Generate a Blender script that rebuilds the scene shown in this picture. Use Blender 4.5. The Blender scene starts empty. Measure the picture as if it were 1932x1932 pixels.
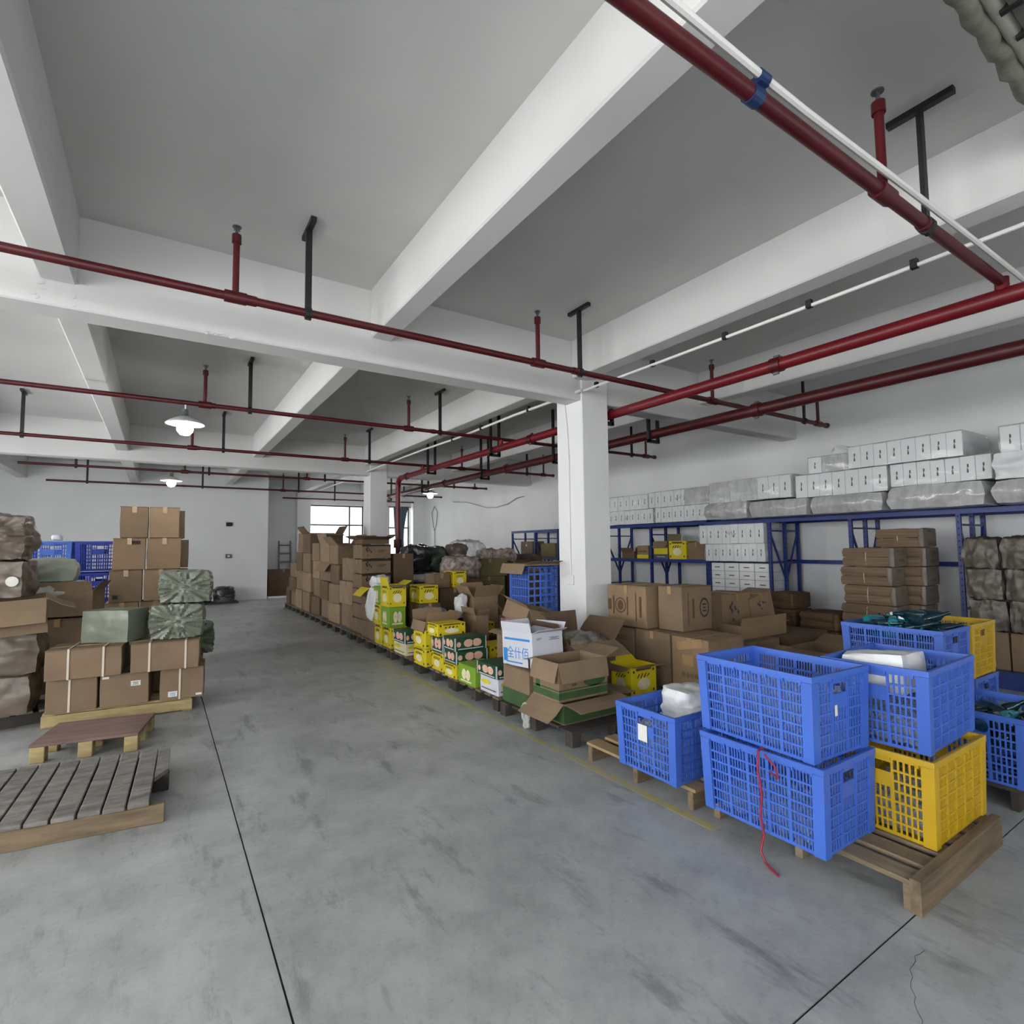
import bpy, bmesh, math, random
from mathutils import Vector, Matrix, Euler, noise
random.seed(7)
SC = bpy.context.scene
COL = SC.collection

# ------------------------------------------------------------------ camera
def setup_camera():
    yaw, pit, roll = 0.5780, 0.0640, -0.0115
    F = Vector((math.sin(yaw)*math.cos(pit), math.cos(yaw)*math.cos(pit), math.sin(pit)))
    R0 = Vector((math.cos(yaw), -math.sin(yaw), 0)); U0 = R0.cross(F)
    R = R0*math.cos(roll)+U0*math.sin(roll); U = R.cross(F)
    cd = bpy.data.cameras.new('camera'); co = bpy.data.objects.new('camera', cd)
    COL.objects.link(co)
    cd.sensor_width = 36.0; cd.lens = 1016.76/1932*36.0; cd.clip_start = .05; cd.clip_end = 200
    M = Matrix((R, U, -F)).transposed().to_4x4(); M.translation = Vector((0, 0, 1.55))
    co.matrix_world = M
    SC.camera = co
setup_camera()

# ------------------------------------------------------------------ world and daylight
W = bpy.data.worlds.new('overcast_sky'); SC.world = W; W.use_nodes = True
bg = W.node_tree.nodes['Background']; bg.inputs[0].default_value = (1, 1, 1, 1); bg.inputs[1].default_value = 2.2
def daylight(name, loc, rot, sx, sy, power, col=(1, .98, .95)):
    l = bpy.data.lights.new(name, 'AREA'); l.shape = 'RECTANGLE'; l.size = sx; l.size_y = sy
    l.energy = power; l.color = col
    o = bpy.data.objects.new(name, l); COL.objects.link(o); o.location = loc; o.rotation_euler = rot
    return o
PI = math.pi
WALL_L, WALL_R, WALL_F, WALL_B = -5.4, 8.95, -3.0, 20.5
CEIL = 4.0
for y, e in ((-0.9, 250), (2.6, 185), (6.9, 200), (10.4, 200), (14.6, 45)):      # windows of the left wall, out of frame
    daylight('daylight_left', (WALL_L-.55, y, 2.15), (0, -PI/2+.26, 0), 2.4, 2.9, e*1.45)
for x, e in ((-3.4, 230), (-.2, 60), (3.0, 8), (6.2, 5)):             # windows behind the camera
    daylight('daylight_front', (x, WALL_F-.6, 2.2), (PI/2-.35, 0, 0), 2.9, 2.4, e*1.45)
daylight('daylight_back', (5.5, WALL_B+.65, 2.25), (-PI/2+.25, 0, 0), 2.3, 2.4, 120)
daylight('daylight_back', (7.98, WALL_B+.65, 2.25), (-PI/2+.25, 0, 0), 1.1, 2.4, 50)
vs = SC.view_settings
vs.view_transform = 'Standard'; vs.look = 'None'; vs.gamma = 1.0; vs.exposure = 0.0; vs.use_curve_mapping = False
SC.cycles.use_denoising = True
SC.cycles.max_bounces = 6; SC.cycles.diffuse_bounces = 4; SC.cycles.glossy_bounces = 2; SC.cycles.transparent_max_bounces = 10
SC.cycles.use_adaptive_sampling = True; SC.cycles.adaptive_threshold = .10; SC.cycles.adaptive_min_samples = 12
SC.cycles.caustics_reflective = False; SC.cycles.caustics_refractive = False
SC.cycles.sample_clamp_indirect = 6

# ------------------------------------------------------------------ helpers
def tag(o, label=None, cat=None, group=None, kind=None):
    if label: o['label'] = label
    if cat: o['category'] = cat
    if group: o['group'] = group
    if kind: o['kind'] = kind
    return o
def thing(name, label, cat, loc=(0, 0, 0), rz=0, group=None, rot=None):
    o = bpy.data.objects.new(name, None); COL.objects.link(o)
    o.empty_display_size = .1
    o.location = loc; o.rotation_euler = rot if rot else (0, 0, rz)
    return tag(o, label, cat, group)
class MB:
    def __init__(s): s.v = []; s.f = []; s.m = []; s.cur = 0
    def add(s, vs, fs, M=None):
        b = len(s.v)
        s.v += [tuple(M @ Vector(p)) for p in vs] if M else [tuple(p) for p in vs]
        s.f += [tuple(i+b for i in f) for f in fs]; s.m += [s.cur]*len(fs)
        return s
    def box(s, x0, x1, y0, y1, z0, z1, M=None):
        return s.add([(x0,y0,z0),(x1,y0,z0),(x1,y1,z0),(x0,y1,z0),(x0,y0,z1),(x1,y0,z1),(x1,y1,z1),(x0,y1,z1)],
                     [(0,3,2,1),(4,5,6,7),(0,1,5,4),(1,2,6,5),(2,3,7,6),(3,0,4,7)], M)
    def hexa(s, p):      # 8 corner points, bottom ring then top ring
        return s.add(p, [(0,3,2,1),(4,5,6,7),(0,1,5,4),(1,2,6,5),(2,3,7,6),(3,0,4,7)])
    def bar(s, p0, p1, w, h, up=(0, 0, 1)):
        p0, p1 = Vector(p0), Vector(p1); d = (p1-p0).normalized(); u = Vector(up)
        sd = d.cross(u)
        if sd.length < 1e-4: sd = d.cross(Vector((1, 0, 0)))
        sd.normalize(); u = sd.cross(d).normalized()
        a, b = sd*w/2, u*h/2
        return s.hexa([p0-a-b, p0+a-b, p0+a+b, p0-a+b, p1-a-b, p1+a-b, p1+a+b, p1-a+b])
    def cyl(s, p0, p1, r, n=12, r1=None, caps=True):
        p0, p1 = Vector(p0), Vector(p1); d = (p1-p0).normalized()
        a = d.orthogonal().normalized(); b = d.cross(a); r1 = r if r1 is None else r1
        vs = []
        for p, q in ((p0, r), (p1, r1)):
            vs += [p+a*q*math.cos(t*2*PI/n)+b*q*math.sin(t*2*PI/n) for t in range(n)]
        fs = [(i, (i+1) % n, n+(i+1) % n, n+i) for i in range(n)]
        if caps: fs += [tuple(range(n-1, -1, -1)), tuple(range(n, 2*n))]
        return s.add(vs, fs)
    def tube(s, pts, r, n=8):
        pts = [Vector(p) for p in pts]; rings = []
        prev = None
        for i, p in enumerate(pts):
            d = (pts[min(i+1, len(pts)-1)]-pts[max(i-1, 0)]).normalized()
            a = d.orthogonal().normalized() if prev is None else (prev-d*prev.dot(d)).normalized()
            prev = a; b = d.cross(a)
            rr = r[i] if isinstance(r, (list, tuple)) else r
            rings.append([p+a*rr*math.cos(t*2*PI/n)+b*rr*math.sin(t*2*PI/n) for t in range(n)])
        vs = [q for g in rings for q in g]
        fs = [(k*n+i, k*n+(i+1) % n, (k+1)*n+(i+1) % n, (k+1)*n+i) for k in range(len(pts)-1) for i in range(n)]
        fs += [tuple(range(n-1, -1, -1)), tuple(range((len(pts)-1)*n, len(pts)*n))]
        return s.add(vs, fs)
    def lathe(s, prof, n=20, M=None, close=True):
        vs = []; fs = []
        for r, z in prof: vs += [(r*math.cos(t*2*PI/n), r*math.sin(t*2*PI/n), z) for t in range(n)]
        for k in range(len(prof)-1):
            fs += [(k*n+i, k*n+(i+1) % n, (k+1)*n+(i+1) % n, (k+1)*n+i) for i in range(n)]
        if close: fs += [tuple(range(n-1, -1, -1)), tuple(range((len(prof)-1)*n, len(prof)*n))]
        return s.add(vs, fs, M)
    def poly(s, pts, th):     # planar outline in 3-D extruded along its normal
        pts = [Vector(p) for p in pts]; n = len(pts)
        nm = (pts[1]-pts[0]).cross(pts[2]-pts[0]).normalized()*th
        return s.add(pts+[p+nm for p in pts], [tuple(range(n-1, -1, -1)), tuple(range(n, 2*n))]+[(i, (i+1) % n, n+(i+1) % n, n+i) for i in range(n)])
    def mesh(s, name):
        me = bpy.data.meshes.new(name); me.from_pydata(s.v, [], s.f)
        me.polygons.foreach_set('material_index', s.m); me.update()
        return me
    def build(s, name, mat, parent=None, smooth=False, bevel=0, seg=1):
        me = s.mesh(name)
        for m in (mat if isinstance(mat, (list, tuple)) else [mat]): me.materials.append(m)
        if bevel:
            bm = bmesh.new(); bm.from_mesh(me)
            bmesh.ops.bevel(bm, geom=list(bm.edges), offset=bevel, segments=seg, affect='EDGES', profile=.5, clamp_overlap=True)
            bm.to_mesh(me); bm.free()
        if smooth: shade(me)
        o = bpy.data.objects.new(name, me); COL.objects.link(o)
        if parent: o.parent = parent
        return o
def shade(me, ang=40):
    me.polygons.foreach_set('use_smooth', [True]*len(me.polygons))
    try: me.set_sharp_from_angle(angle=math.radians(ang))
    except Exception: pass
def struct(o): o['kind'] = 'structure'; return o
def copy_tree(o, parent=None):
    c = o.copy(); COL.objects.link(c); c.parent = parent
    for ch in o.children: copy_tree(ch, c)
    return c

# ------------------------------------------------------------------ materials
def srgb(h):
    h = h.lstrip('#'); c = [int(h[i:i+2], 16)/255 for i in (0, 2, 4)]
    return tuple((x/12.92 if x <= .04045 else ((x+.055)/1.055)**2.4) for x in c)
MATS = {}
def mat(name, col, rough=.6, var=.12, scale=6, col2=None, bump=0, bscale=40, metal=0, spec=.5, stretch=(1, 1, 1), trans=0, alpha=1, sheen=0, coat=0, detail=4, rmap=None):
    if name in MATS: return MATS[name]
    c = srgb(col) if isinstance(col, str) else col
    m = bpy.data.materials.new(name); m.use_nodes = True; nt = m.node_tree; N = nt.nodes; L = nt.links
    b = N['Principled BSDF']
    b.inputs['Roughness'].default_value = rough; b.inputs['Metallic'].default_value = metal
    b.inputs['Specular IOR Level'].default_value = spec
    b.inputs['Transmission Weight'].default_value = trans; b.inputs['Alpha'].default_value = alpha
    if coat: b.inputs['Coat Weight'].default_value = coat; b.inputs['Coat Roughness'].default_value = .15
    tc = N.new('ShaderNodeTexCoord'); mp = N.new('ShaderNodeMapping'); mp.inputs['Scale'].default_value = stretch
    oi = N.new('ShaderNodeObjectInfo'); ad = N.new('ShaderNodeVectorMath'); ad.operation = 'ADD'
    mu = N.new('ShaderNodeMath'); mu.operation = 'MULTIPLY'; mu.inputs[1].default_value = 17.0
    L.new(oi.outputs['Random'], mu.inputs[0]); L.new(tc.outputs['Object'], ad.inputs[0]); L.new(mu.outputs[0], ad.inputs[1])
    L.new(ad.outputs[0], mp.inputs[0])
    nz = N.new('ShaderNodeTexNoise'); nz.inputs['Scale'].default_value = scale; nz.inputs['Detail'].default_value = detail
    L.new(mp.outputs[0], nz.inputs['Vector'])
    rp = N.new('ShaderNodeValToRGB'); e = rp.color_ramp.elements
    d = srgb(col2) if isinstance(col2, str) else (col2 or tuple(min(1, x*(1+var)) for x in c))
    e[0].position = .32; e[1].position = .68
    e[0].color = (*[x*(1-var) for x in c], 1) if not col2 else (*c, 1); e[1].color = (*d, 1)
    L.new(nz.outputs['Fac'], rp.inputs[0]); L.new(rp.outputs[0], b.inputs['Base Color'])
    if bump:
        n2 = N.new('ShaderNodeTexNoise'); n2.inputs['Scale'].default_value = bscale; n2.inputs['Detail'].default_value = 3
        L.new(mp.outputs[0], n2.inputs['Vector'])
        bp = N.new('ShaderNodeBump'); bp.inputs['Strength'].default_value = bump; bp.inputs['Distance'].default_value = .01
        L.new(n2.outputs['Fac'], bp.inputs['Height']); L.new(bp.outputs[0], b.inputs['Normal'])
    MATS[name] = m
    return m
def emis(name, col, strength):
    m = bpy.data.materials.new(name); m.use_nodes = True; b = m.node_tree.nodes['Principled BSDF']
    b.inputs['Base Color'].default_value = (*col, 1); b.inputs['Emission Color'].default_value = (*col, 1); b.inputs['Emission Strength'].default_value = strength
    return m
def thin_glass(name, tint=(.9, .95, .97), gl=.12):
    m = bpy.data.materials.new(name); m.use_nodes = True; nt = m.node_tree; N = nt.nodes; L = nt.links
    for n in list(N):
        if n.type == 'BSDF_PRINCIPLED': N.remove(n)
    t = N.new('ShaderNodeBsdfTransparent'); t.inputs[0].default_value = (*tint, 1)
    g = N.new('ShaderNodeBsdfGlossy'); g.inputs['Roughness'].default_value = .03
    mx = N.new('ShaderNodeMixShader'); mx.inputs[0].default_value = gl
    L.new(t.outputs[0], mx.inputs[1]); L.new(g.outputs[0], mx.inputs[2]); L.new(mx.outputs[0], N['Material Output'].inputs[0])
    return m
def clear_plastic(name, tint, body, gl, opa):
    # thin clear plastic: mostly see-through, a little milky, sharp glints
    m = bpy.data.materials.new(name); m.use_nodes = True; nt = m.node_tree; N = nt.nodes; L = nt.links
    b = N['Principled BSDF']; b.inputs['Base Color'].default_value = (*body, 1); b.inputs['Roughness'].default_value = .05; b.inputs['Specular IOR Level'].default_value = 1.0
    t = N.new('ShaderNodeBsdfTransparent'); t.inputs[0].default_value = (*tint, 1)
    lw = N.new('ShaderNodeLayerWeight'); lw.inputs[0].default_value = gl
    mr = N.new('ShaderNodeMapRange'); mr.inputs[3].default_value = opa; mr.inputs[4].default_value = .95
    L.new(lw.outputs['Facing'], mr.inputs[0])
    mx = N.new('ShaderNodeMixShader'); L.new(mr.outputs[0], mx.inputs[0])
    L.new(t.outputs[0], mx.inputs[1]); L.new(b.outputs[0], mx.inputs[2]); L.new(mx.outputs[0], N['Material Output'].inputs[0])
    return m

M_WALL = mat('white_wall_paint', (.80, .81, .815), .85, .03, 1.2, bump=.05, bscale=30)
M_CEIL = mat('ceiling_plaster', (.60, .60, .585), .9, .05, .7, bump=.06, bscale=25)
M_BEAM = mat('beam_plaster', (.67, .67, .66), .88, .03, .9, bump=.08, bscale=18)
M_RED = mat('shaded_pipe_red', '#4e0a12', .42, .12, 3, bump=.03)  # pipe red darkened in the colour for the shade on the nearest pipe
M_REDA = mat('lit_main_pipe_red', '#6b111b', .38, .12, 3, bump=.03)  # brighter copy of the pipe red, main pipe's light put into the colour
M_REDD = mat('dark_red_pipe_paint', '#450b11', .45, .15, 3, bump=.03)
M_BLACK = mat('black_steel', '#1c1a1b', .5, .2, 6)
M_WPVC = mat('white_pvc', (.80, .80, .78), .45, .03, 5)
M_BLUEM = mat('blue_rack_paint', '#1a347c', .42, .15, 5)
M_CRATE = mat('blue_crate_plastic', '#4068c4', .42, .08, 4, bump=.02)
M_CRATE_D = mat('dark_blue_crate_plastic', '#1f37a0', .45, .1, 4)
M_CRATE_Y = mat('yellow_crate_plastic', '#c4a01c', .45, .08, 4)
M_WOOD = mat('pallet_wood', '#6f5f4a', .8, .3, 4, stretch=(.7, 7, 7), bump=.25, bscale=30)
M_WOODY = mat('pallet_wood_along_y', '#665945', .8, .3, 4, stretch=(7, .7, 7), col2='#8a7a62', bump=.25, bscale=30)
M_WOODP = mat('pale_pallet_wood', '#94825a', .75, .2, 5, col2='#b09d70', stretch=(1, 1, 5), bump=.15)
M_WOODG = mat('grey_weathered_wood', '#5b5753', .88, .35, 4, col2='#85807a', stretch=(1.6, 5, 5), bump=.4, bscale=25, detail=8)
M_WOODD = mat('dark_pallet_wood', '#3b3530', .85, .3, 5, bump=.2)
M_PLY = mat('red_brown_film_plywood', '#6b534f', .55, .2, 3, col2='#846c66', bump=.1, stretch=(1, 4, 1), detail=8)
M_CARD = mat('cardboard', '#7e6a54', .82, .10, 4, bump=.05, bscale=60)
M_CARD2 = mat('light_cardboard', '#8e775d', .82, .10, 4, bump=.05, bscale=60)
M_CARD3 = mat('dark_cardboard', '#66523f', .85, .12, 4, bump=.05, bscale=60)
M_CARDG = mat('greenish_cardboard', '#736a48', .82, .12, 4, bump=.05)
M_CARDIN = mat('cardboard_inside', '#84705a', .88, .1, 5)
M_TAPE = mat('clear_brown_tape', '#a98c66', .22, .06, 10)
M_STRAP = mat('white_strap', '#cfc3b3', .4, .05, 20)
M_LABEL = mat('white_paper', '#d9d9d4', .7, .03, 20)
M_INK = mat('black_ink', '#2a2622', .8, .1, 30)
M_INKB = mat('brown_ink', '#5d4632', .85, .1, 30)
M_YEL = mat('yellow_printed_card', '#d8c419', .5, .08, 5)
M_GRN = mat('green_printed_card', '#7aa22c', .5, .08, 5)
M_DGRN = mat('dark_green_printed_card', '#1f4a33', .5, .1, 5)
M_CREAM = mat('cream_printed_card', '#d6d0a8', .55, .05, 6)
M_WHITEC = mat('white_printed_card', '#c9ccd6', .5, .04, 4)
M_PEAR = mat('printed_pear', '#e4ddb6', .5, .1, 12)
M_PINKP = mat('printed_pink_fruit', '#dcaf9b', .5, .1, 12)
M_GBAND = mat('green_print_band', '#38532e', .6, .15, 7)
M_BLUEP = mat('blue_print', '#2f86cf', .5, .08, 10)
M_REDP = mat('red_print', '#a8442e', .6, .1, 10)
M_SACK = mat('grey_green_poly_sack', '#757b6d', .32, .12, 5, bump=.2, bscale=18)
M_SACKL = mat('pale_poly_sack', '#a2a99c', .4, .1, 5, bump=.12, bscale=14)
M_FOAM = mat('white_foam_box', '#e6e9ea', .6, .03, 4)
M_FILM = mat('grey_stretch_film', '#b9bbba', .15, .14, 9, bump=.9, bscale=12, stretch=(1, 1.6, .45))
M_FILMB = mat('film_over_brown_card', '#6d6257', .35, .2, 6, bump=.35, bscale=14)
M_BUND = mat('bundled_brown_card', '#74614c', .8, .25, 3, stretch=(.6, .6, 26), bump=.15, bscale=8)
M_BUNDE = mat('wrapped_bundle_end', '#726a5f', .5, .18, 8, bump=.25, bscale=20)
M_WBAG = mat('white_poly_bag', '#dde0e2', .35, .05, 6, bump=.2, bscale=12)
M_DBAG = mat('black_poly_bag', '#2b3130', .25, .2, 6, bump=.3, bscale=10)
M_TEAL = mat('dark_teal_plastic', '#071a26', .1, .3, 6, col2='#0b3340')
M_CURT = mat('slate_curtain', '#6d8190', .85, .1, 4)
M_ALU = mat('dark_window_frame', '#2d3436', .5, .1, 5)
M_STEEL = mat('grey_steel', '#6c7276', .4, .1, 8, metal=.6)
M_LAMP = mat('lamp_enamel', '#cfd3cf', .35, .03, 8)
M_CLEARB = clear_plastic('clear_bottle_plastic', (.95, .97, 1), (.72, .80, .92), .35, .14)
M_CLEARF = clear_plastic('clear_film', (.96, .97, .97), (.75, .77, .76), .4, .10)
M_WRAP = clear_plastic('clear_wrap_film', (.97, .98, .98), (.85, .87, .88), .25, .12)
M_GLASS = thin_glass('window_glass', (.98, .99, 1), .05)
M_BULB = emis('lamp_bulb_glow', (1, .98, .95), 30)
# ------------------------------------------------------------------ structure
def floor_material():
    m = bpy.data.materials.new('polished_concrete'); m.use_nodes = True; nt = m.node_tree; N = nt.nodes; L = nt.links
    b = N['Principled BSDF']; b.inputs['Specular IOR Level'].default_value = .45
    tc = N.new('ShaderNodeTexCoord')
    def nz(scale, detail, st=(1, 1, 1), rz=0, rough=.55):
        mp = N.new('ShaderNodeMapping'); mp.inputs['Scale'].default_value = st; mp.inputs['Rotation'].default_value = (0, 0, rz)
        n = N.new('ShaderNodeTexNoise'); n.inputs['Scale'].default_value = scale; n.inputs['Detail'].default_value = detail; n.inputs['Roughness'].default_value = rough
        L.new(tc.outputs['Object'], mp.inputs[0]); L.new(mp.outputs[0], n.inputs['Vector']); return n.outputs['Fac']
    def ramp(s, p0, c0, p1, c1):
        r = N.new('ShaderNodeValToRGB'); e = r.color_ramp.elements; e[0].position = p0; e[1].position = p1
        e[0].color = (*c0, 1); e[1].color = (*c1, 1); L.new(s, r.inputs[0]); return r.outputs[0]
    def mix(a, bb, f, mode='MULTIPLY'):
        x = N.new('ShaderNodeMix'); x.data_type = 'RGBA'; x.blend_type = mode; x.inputs['Factor'].default_value = f
        L.new(a, x.inputs['A']); L.new(bb, x.inputs['B']); return x.outputs['Result']
    base = ramp(nz(.7, 9, rough=.62), .3, (.295, .31, .308), .72, (.46, .48, .478))
    blot = ramp(nz(3.2, 8, rough=.68), .36, (.66, .665, .67), .58, (1, 1, 1))
    scr = ramp(nz(5, 6, (1.1, .28, 1), .5, .7), .34, (.48, .5, .5), .45, (1, 1, 1))
    spk = ramp(nz(26, 5, rough=.7), .3, (.72, .73, .74), .46, (1, 1, 1))
    c = mix(mix(mix(base, blot, .65), scr, .7), spk, .65)
    L.new(c, b.inputs['Base Color'])
    r = ramp(nz(1.6, 6), .3, (.34, .34, .34), .75, (.52, .52, .52)); L.new(r, b.inputs['Roughness'])
    bp = N.new('ShaderNodeBump'); bp.inputs['Strength'].default_value = .12; bp.inputs['Distance'].default_value = .01
    L.new(nz(22, 4), bp.inputs['Height']); L.new(bp.outputs[0], b.inputs['Normal'])
    return m
M_FLOOR = floor_material()
M_JOINT = mat('joint_filler', '#232526', .9, .2, 10)
fl = struct(MB().box(WALL_L-.2, WALL_R+.2, WALL_F-.2, WALL_B+.2, -.2, -.006).build('floor', M_JOINT))
tag(fl, 'grey concrete warehouse floor cut by dark joints')
g = .004; XJ = [WALL_L-.2, .405, 9.2]; YJ = [WALL_F-.2, 1.06, 20.7]
for i in range(2):
    for j in range(2):
        MB().box(XJ[i]+(g if i else 0), XJ[i+1]-(0 if i else g), YJ[j]+(g if j else 0), YJ[j+1]-(0 if j else g), -.006, 0).build('floor_slab', M_FLOOR, fl)
def line_material():
    m = mat('worn_yellow_paint', '#7f7f5c', .6, .1, 30)
    nt = m.node_tree
    rp = [n for n in nt.nodes if n.type == 'VALTORGB'][0]; e = rp.color_ramp.elements
    e[0].position = .36; e[0].color = (.33, .345, .35, 1); e[1].position = .6; e[1].color = (.44, .38, .10, 1)
    return m
MB().box(2.545, 2.60, 1.95, 7.2, 0, .0008).build('worn_yellow_line', line_material(), fl)
# fine cracks, front right
def crack(pts, w):
    m = MB()
    for (a, b) in zip(pts[:-1], pts[1:]): m.bar((a[0], a[1], .0003), (b[0], b[1], .0003), w, .0006)
    m.build('floor_crack', M_JOINT, fl)
crack([(2.05+.42*t, .80+.16*math.sin(t*1.7)+.006*math.sin(t*31), 0) for t in [i/14 for i in range(15)]], .0011)

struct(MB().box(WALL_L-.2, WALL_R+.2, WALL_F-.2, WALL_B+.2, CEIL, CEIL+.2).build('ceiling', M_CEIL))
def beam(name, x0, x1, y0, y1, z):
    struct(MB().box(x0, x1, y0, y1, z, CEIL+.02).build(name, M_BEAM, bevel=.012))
GY = (4.9, 12.7)
# cross girders on the column rows, then the lengthwise beams between them
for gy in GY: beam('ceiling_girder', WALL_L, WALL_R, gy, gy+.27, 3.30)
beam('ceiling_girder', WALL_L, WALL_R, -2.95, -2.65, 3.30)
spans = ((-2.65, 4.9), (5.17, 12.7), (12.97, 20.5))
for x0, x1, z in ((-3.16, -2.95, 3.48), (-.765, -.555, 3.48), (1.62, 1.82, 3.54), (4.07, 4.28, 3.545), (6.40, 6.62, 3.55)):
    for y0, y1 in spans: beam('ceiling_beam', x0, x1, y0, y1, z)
for gy in GY:
    c = struct(MB().box(4.2, 4.625, gy-.02, gy+.47, 0, CEIL+.01).build('column', M_WALL, bevel=.01))
# peeling plaster chips along the first girder
rn_ = random.Random(4); g1 = bpy.data.objects['ceiling_girder']
def chips(n_, xa, xb, za, zb, y):
    for i in range(n_):
        x, z = rn_.uniform(xa, xb), rn_.uniform(za, zb); w, h = rn_.uniform(.012, .05), rn_.uniform(.008, .028)
        m_ = MB().poly([(x-w/2, y, z), (x-w*.2, y, z-h/2), (x+w/2, y, z-h*.1), (x+w*.25, y, z+h/2), (x-w*.3, y, z+h*.35)], rn_.uniform(.003, .008))
        m_.build('plaster_chip', M_BEAM, g1)
chips(14, .22, .70, 3.295, 3.33, 4.9); chips(5, -.80, -.74, 3.32, 3.46, 4.9); chips(4, -.57, -.53, 3.32, 3.46, 4.9)
# walls
def wall_with_holes(name, axis, pos, th, a0, a1, holes):
    # axis 'x': plane at x=pos running along y; axis 'y': plane at y=pos running along x ; holes (a,b,z0,z1)
    m = MB(); cuts = sorted({a0, a1, *[h[0] for h in holes], *[h[1] for h in holes]})
    for u0, u1 in zip(cuts[:-1], cuts[1:]):
        hz = [h for h in holes if h[0] <= u0+1e-6 and h[1] >= u1-1e-6]
        segs = [(0, CEIL)] if not hz else [(0, hz[0][2]), (hz[0][3], CEIL)]
        for z0, z1 in segs:
            if axis == 'x': m.box(pos, pos+th, u0, u1, z0, z1)
            else: m.box(u0, u1, pos, pos+th, z0, z1)
    return struct(m.build(name, M_WALL))
wall_with_holes('wall_right', 'x', WALL_R, .2, WALL_F-.2, WALL_B+.2, [])
LW = [(y-1.3, y+1.3, .95, 3.0) for y in (-0.9, 2.6, 6.9, 10.4, 14.6)]
FW = [(x-1.3, x+1.3, .95, 3.0) for x in (-3.4, -.2, 3.0, 6.2)]
wall_with_holes('wall_left', 'x', WALL_L-.2, .2, WALL_F-.2, 18.55, LW)
wall_with_holes('wall_front', 'y', WALL_F-.2, .2, WALL_L-.2, WALL_R+.2, FW)
BW = [(4.52, 6.55, 1.1, 3.17), (7.55, 8.42, 1.1, 3.2)]
wall_with_holes('wall_back', 'y', WALL_B, .2, 2.65, WALL_R+.2, BW)
struct(MB().box(WALL_L-.2, 2.85, 18.55, 18.75, 0, CEIL).box(2.65, 2.85, 18.75, WALL_B, 0, CEIL).build('wall_partition', M_WALL))
struct(MB().box(4.05, 4.5, 20.15, 20.5, 0, CEIL).build('wall_pier', M_WALL))
struct(MB().box(8.45, 8.95, 20.2, 20.5, 0, CEIL).build('wall_pier', M_WALL))
n = 0
def window(axis, pos, h, muls, transom, th=.05):
    global n
    n += 1
    a, b, z0, z1 = h; f = .05
    root = thing('window_%d' % n, None, None); struct(root)
    m = MB()
    def bx(u0, u1, w0, w1):
        if axis == 'x': m.box(pos-th/2, pos+th/2, u0, u1, w0, w1)
        else: m.box(u0, u1, pos-th/2, pos+th/2, w0, w1)
    bx(a, b, z0, z0+f); bx(a, b, z1-f, z1); bx(a, a+f, z0+f, z1-f); bx(b-f, b, z0+f, z1-f)
    for u in muls: bx(u-f/2, u+f/2, z0+f, z1-f)
    us = [a+f]+[q for u in muls for q in (u-f/2, u+f/2)]+[b-f]
    for t in transom:
        for u0, u1 in zip(us[::2], us[1::2]): bx(u0, u1, t-f/2, t+f/2)
    m.build('window_frame', M_ALU, root)
    zs = [z0+f]+[q for t in transom for q in (t-f/2, t+f/2)]+[z1-f]
    for u0, u1 in zip(us[::2], us[1::2]):
        for w0, w1 in zip(zs[::2], zs[1::2]):
            q = MB()
            if axis == 'x': q.box(pos-.004, pos+.004, u0, u1, w0, w1)
            else: q.box(u0, u1, pos-.004, pos+.004, w0, w1)
            q.build('pane', M_GLASS, root)
for h in LW: window('x', WALL_L-.1, h, ((h[0]+h[1])/2,), (2.3,))
for h in FW: window('y', WALL_F-.1, h, ((h[0]+h[1])/2,), (2.3,))
window('y', WALL_B+.1, BW[0], (6.02,), (2.43,))
window('y', WALL_B+.1, BW[1], (7.95,), (2.35,))
# curtain gathered over the narrow window
m = MB(); npl = 42; rows = 9
vs_ = []; fs_ = []
for r in range(rows):
    t = r/(rows-1); z = 3.16-1.95*t; cx = 8.02-.06*math.sin(t*PI); w = .60-.28*math.sin(t*PI*.62)
    for i in range(npl):
        u = i/(npl-1)-.5
        vs_.append((cx+u*w, WALL_B-.07+.03*math.sin(u*46+t), z))
for r in range(rows-1):
    for i in range(npl-1):
        a = r*npl+i; fs_.append((a, a+1, a+npl+1, a+npl))
m.add(vs_, fs_)
ct = thing('curtain', 'slate blue curtain drawn narrow over the far window', 'curtain')
c = m.build('cloth', M_CURT, ct, smooth=True)
MB().cyl((7.5, WALL_B-.07, 3.18), (8.44, WALL_B-.07, 3.18), .014, 8).box(7.52, 7.55, WALL_B-.08, WALL_B+.005, 3.165, 3.195).box(8.40, 8.43, WALL_B-.08, WALL_B+.005, 3.165, 3.195).build('rod', M_ALU, ct)
md = c.modifiers.new('th', 'SOLIDIFY'); md.thickness = .004
# sockets on the partition wall
for (x, z, mm, lab) in ((1.75, 2.33, M_BLACK, 'small black box fixed on the far partition wall'), (1.75, 1.36, M_STEEL, 'small grey socket low on the far partition wall')):
    t = thing('wall_box', lab, 'wall box', (x, 18.55, z))
    MB().box(-.085, .085, -.05, 0, -.06, .06).build('housing', mm, t, bevel=.01)
    MB().cyl((0, -.05, 0), (0, -.058, 0), .035, 14).build('cover', M_INK if mm is M_BLACK else M_LABEL, t)

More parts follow.
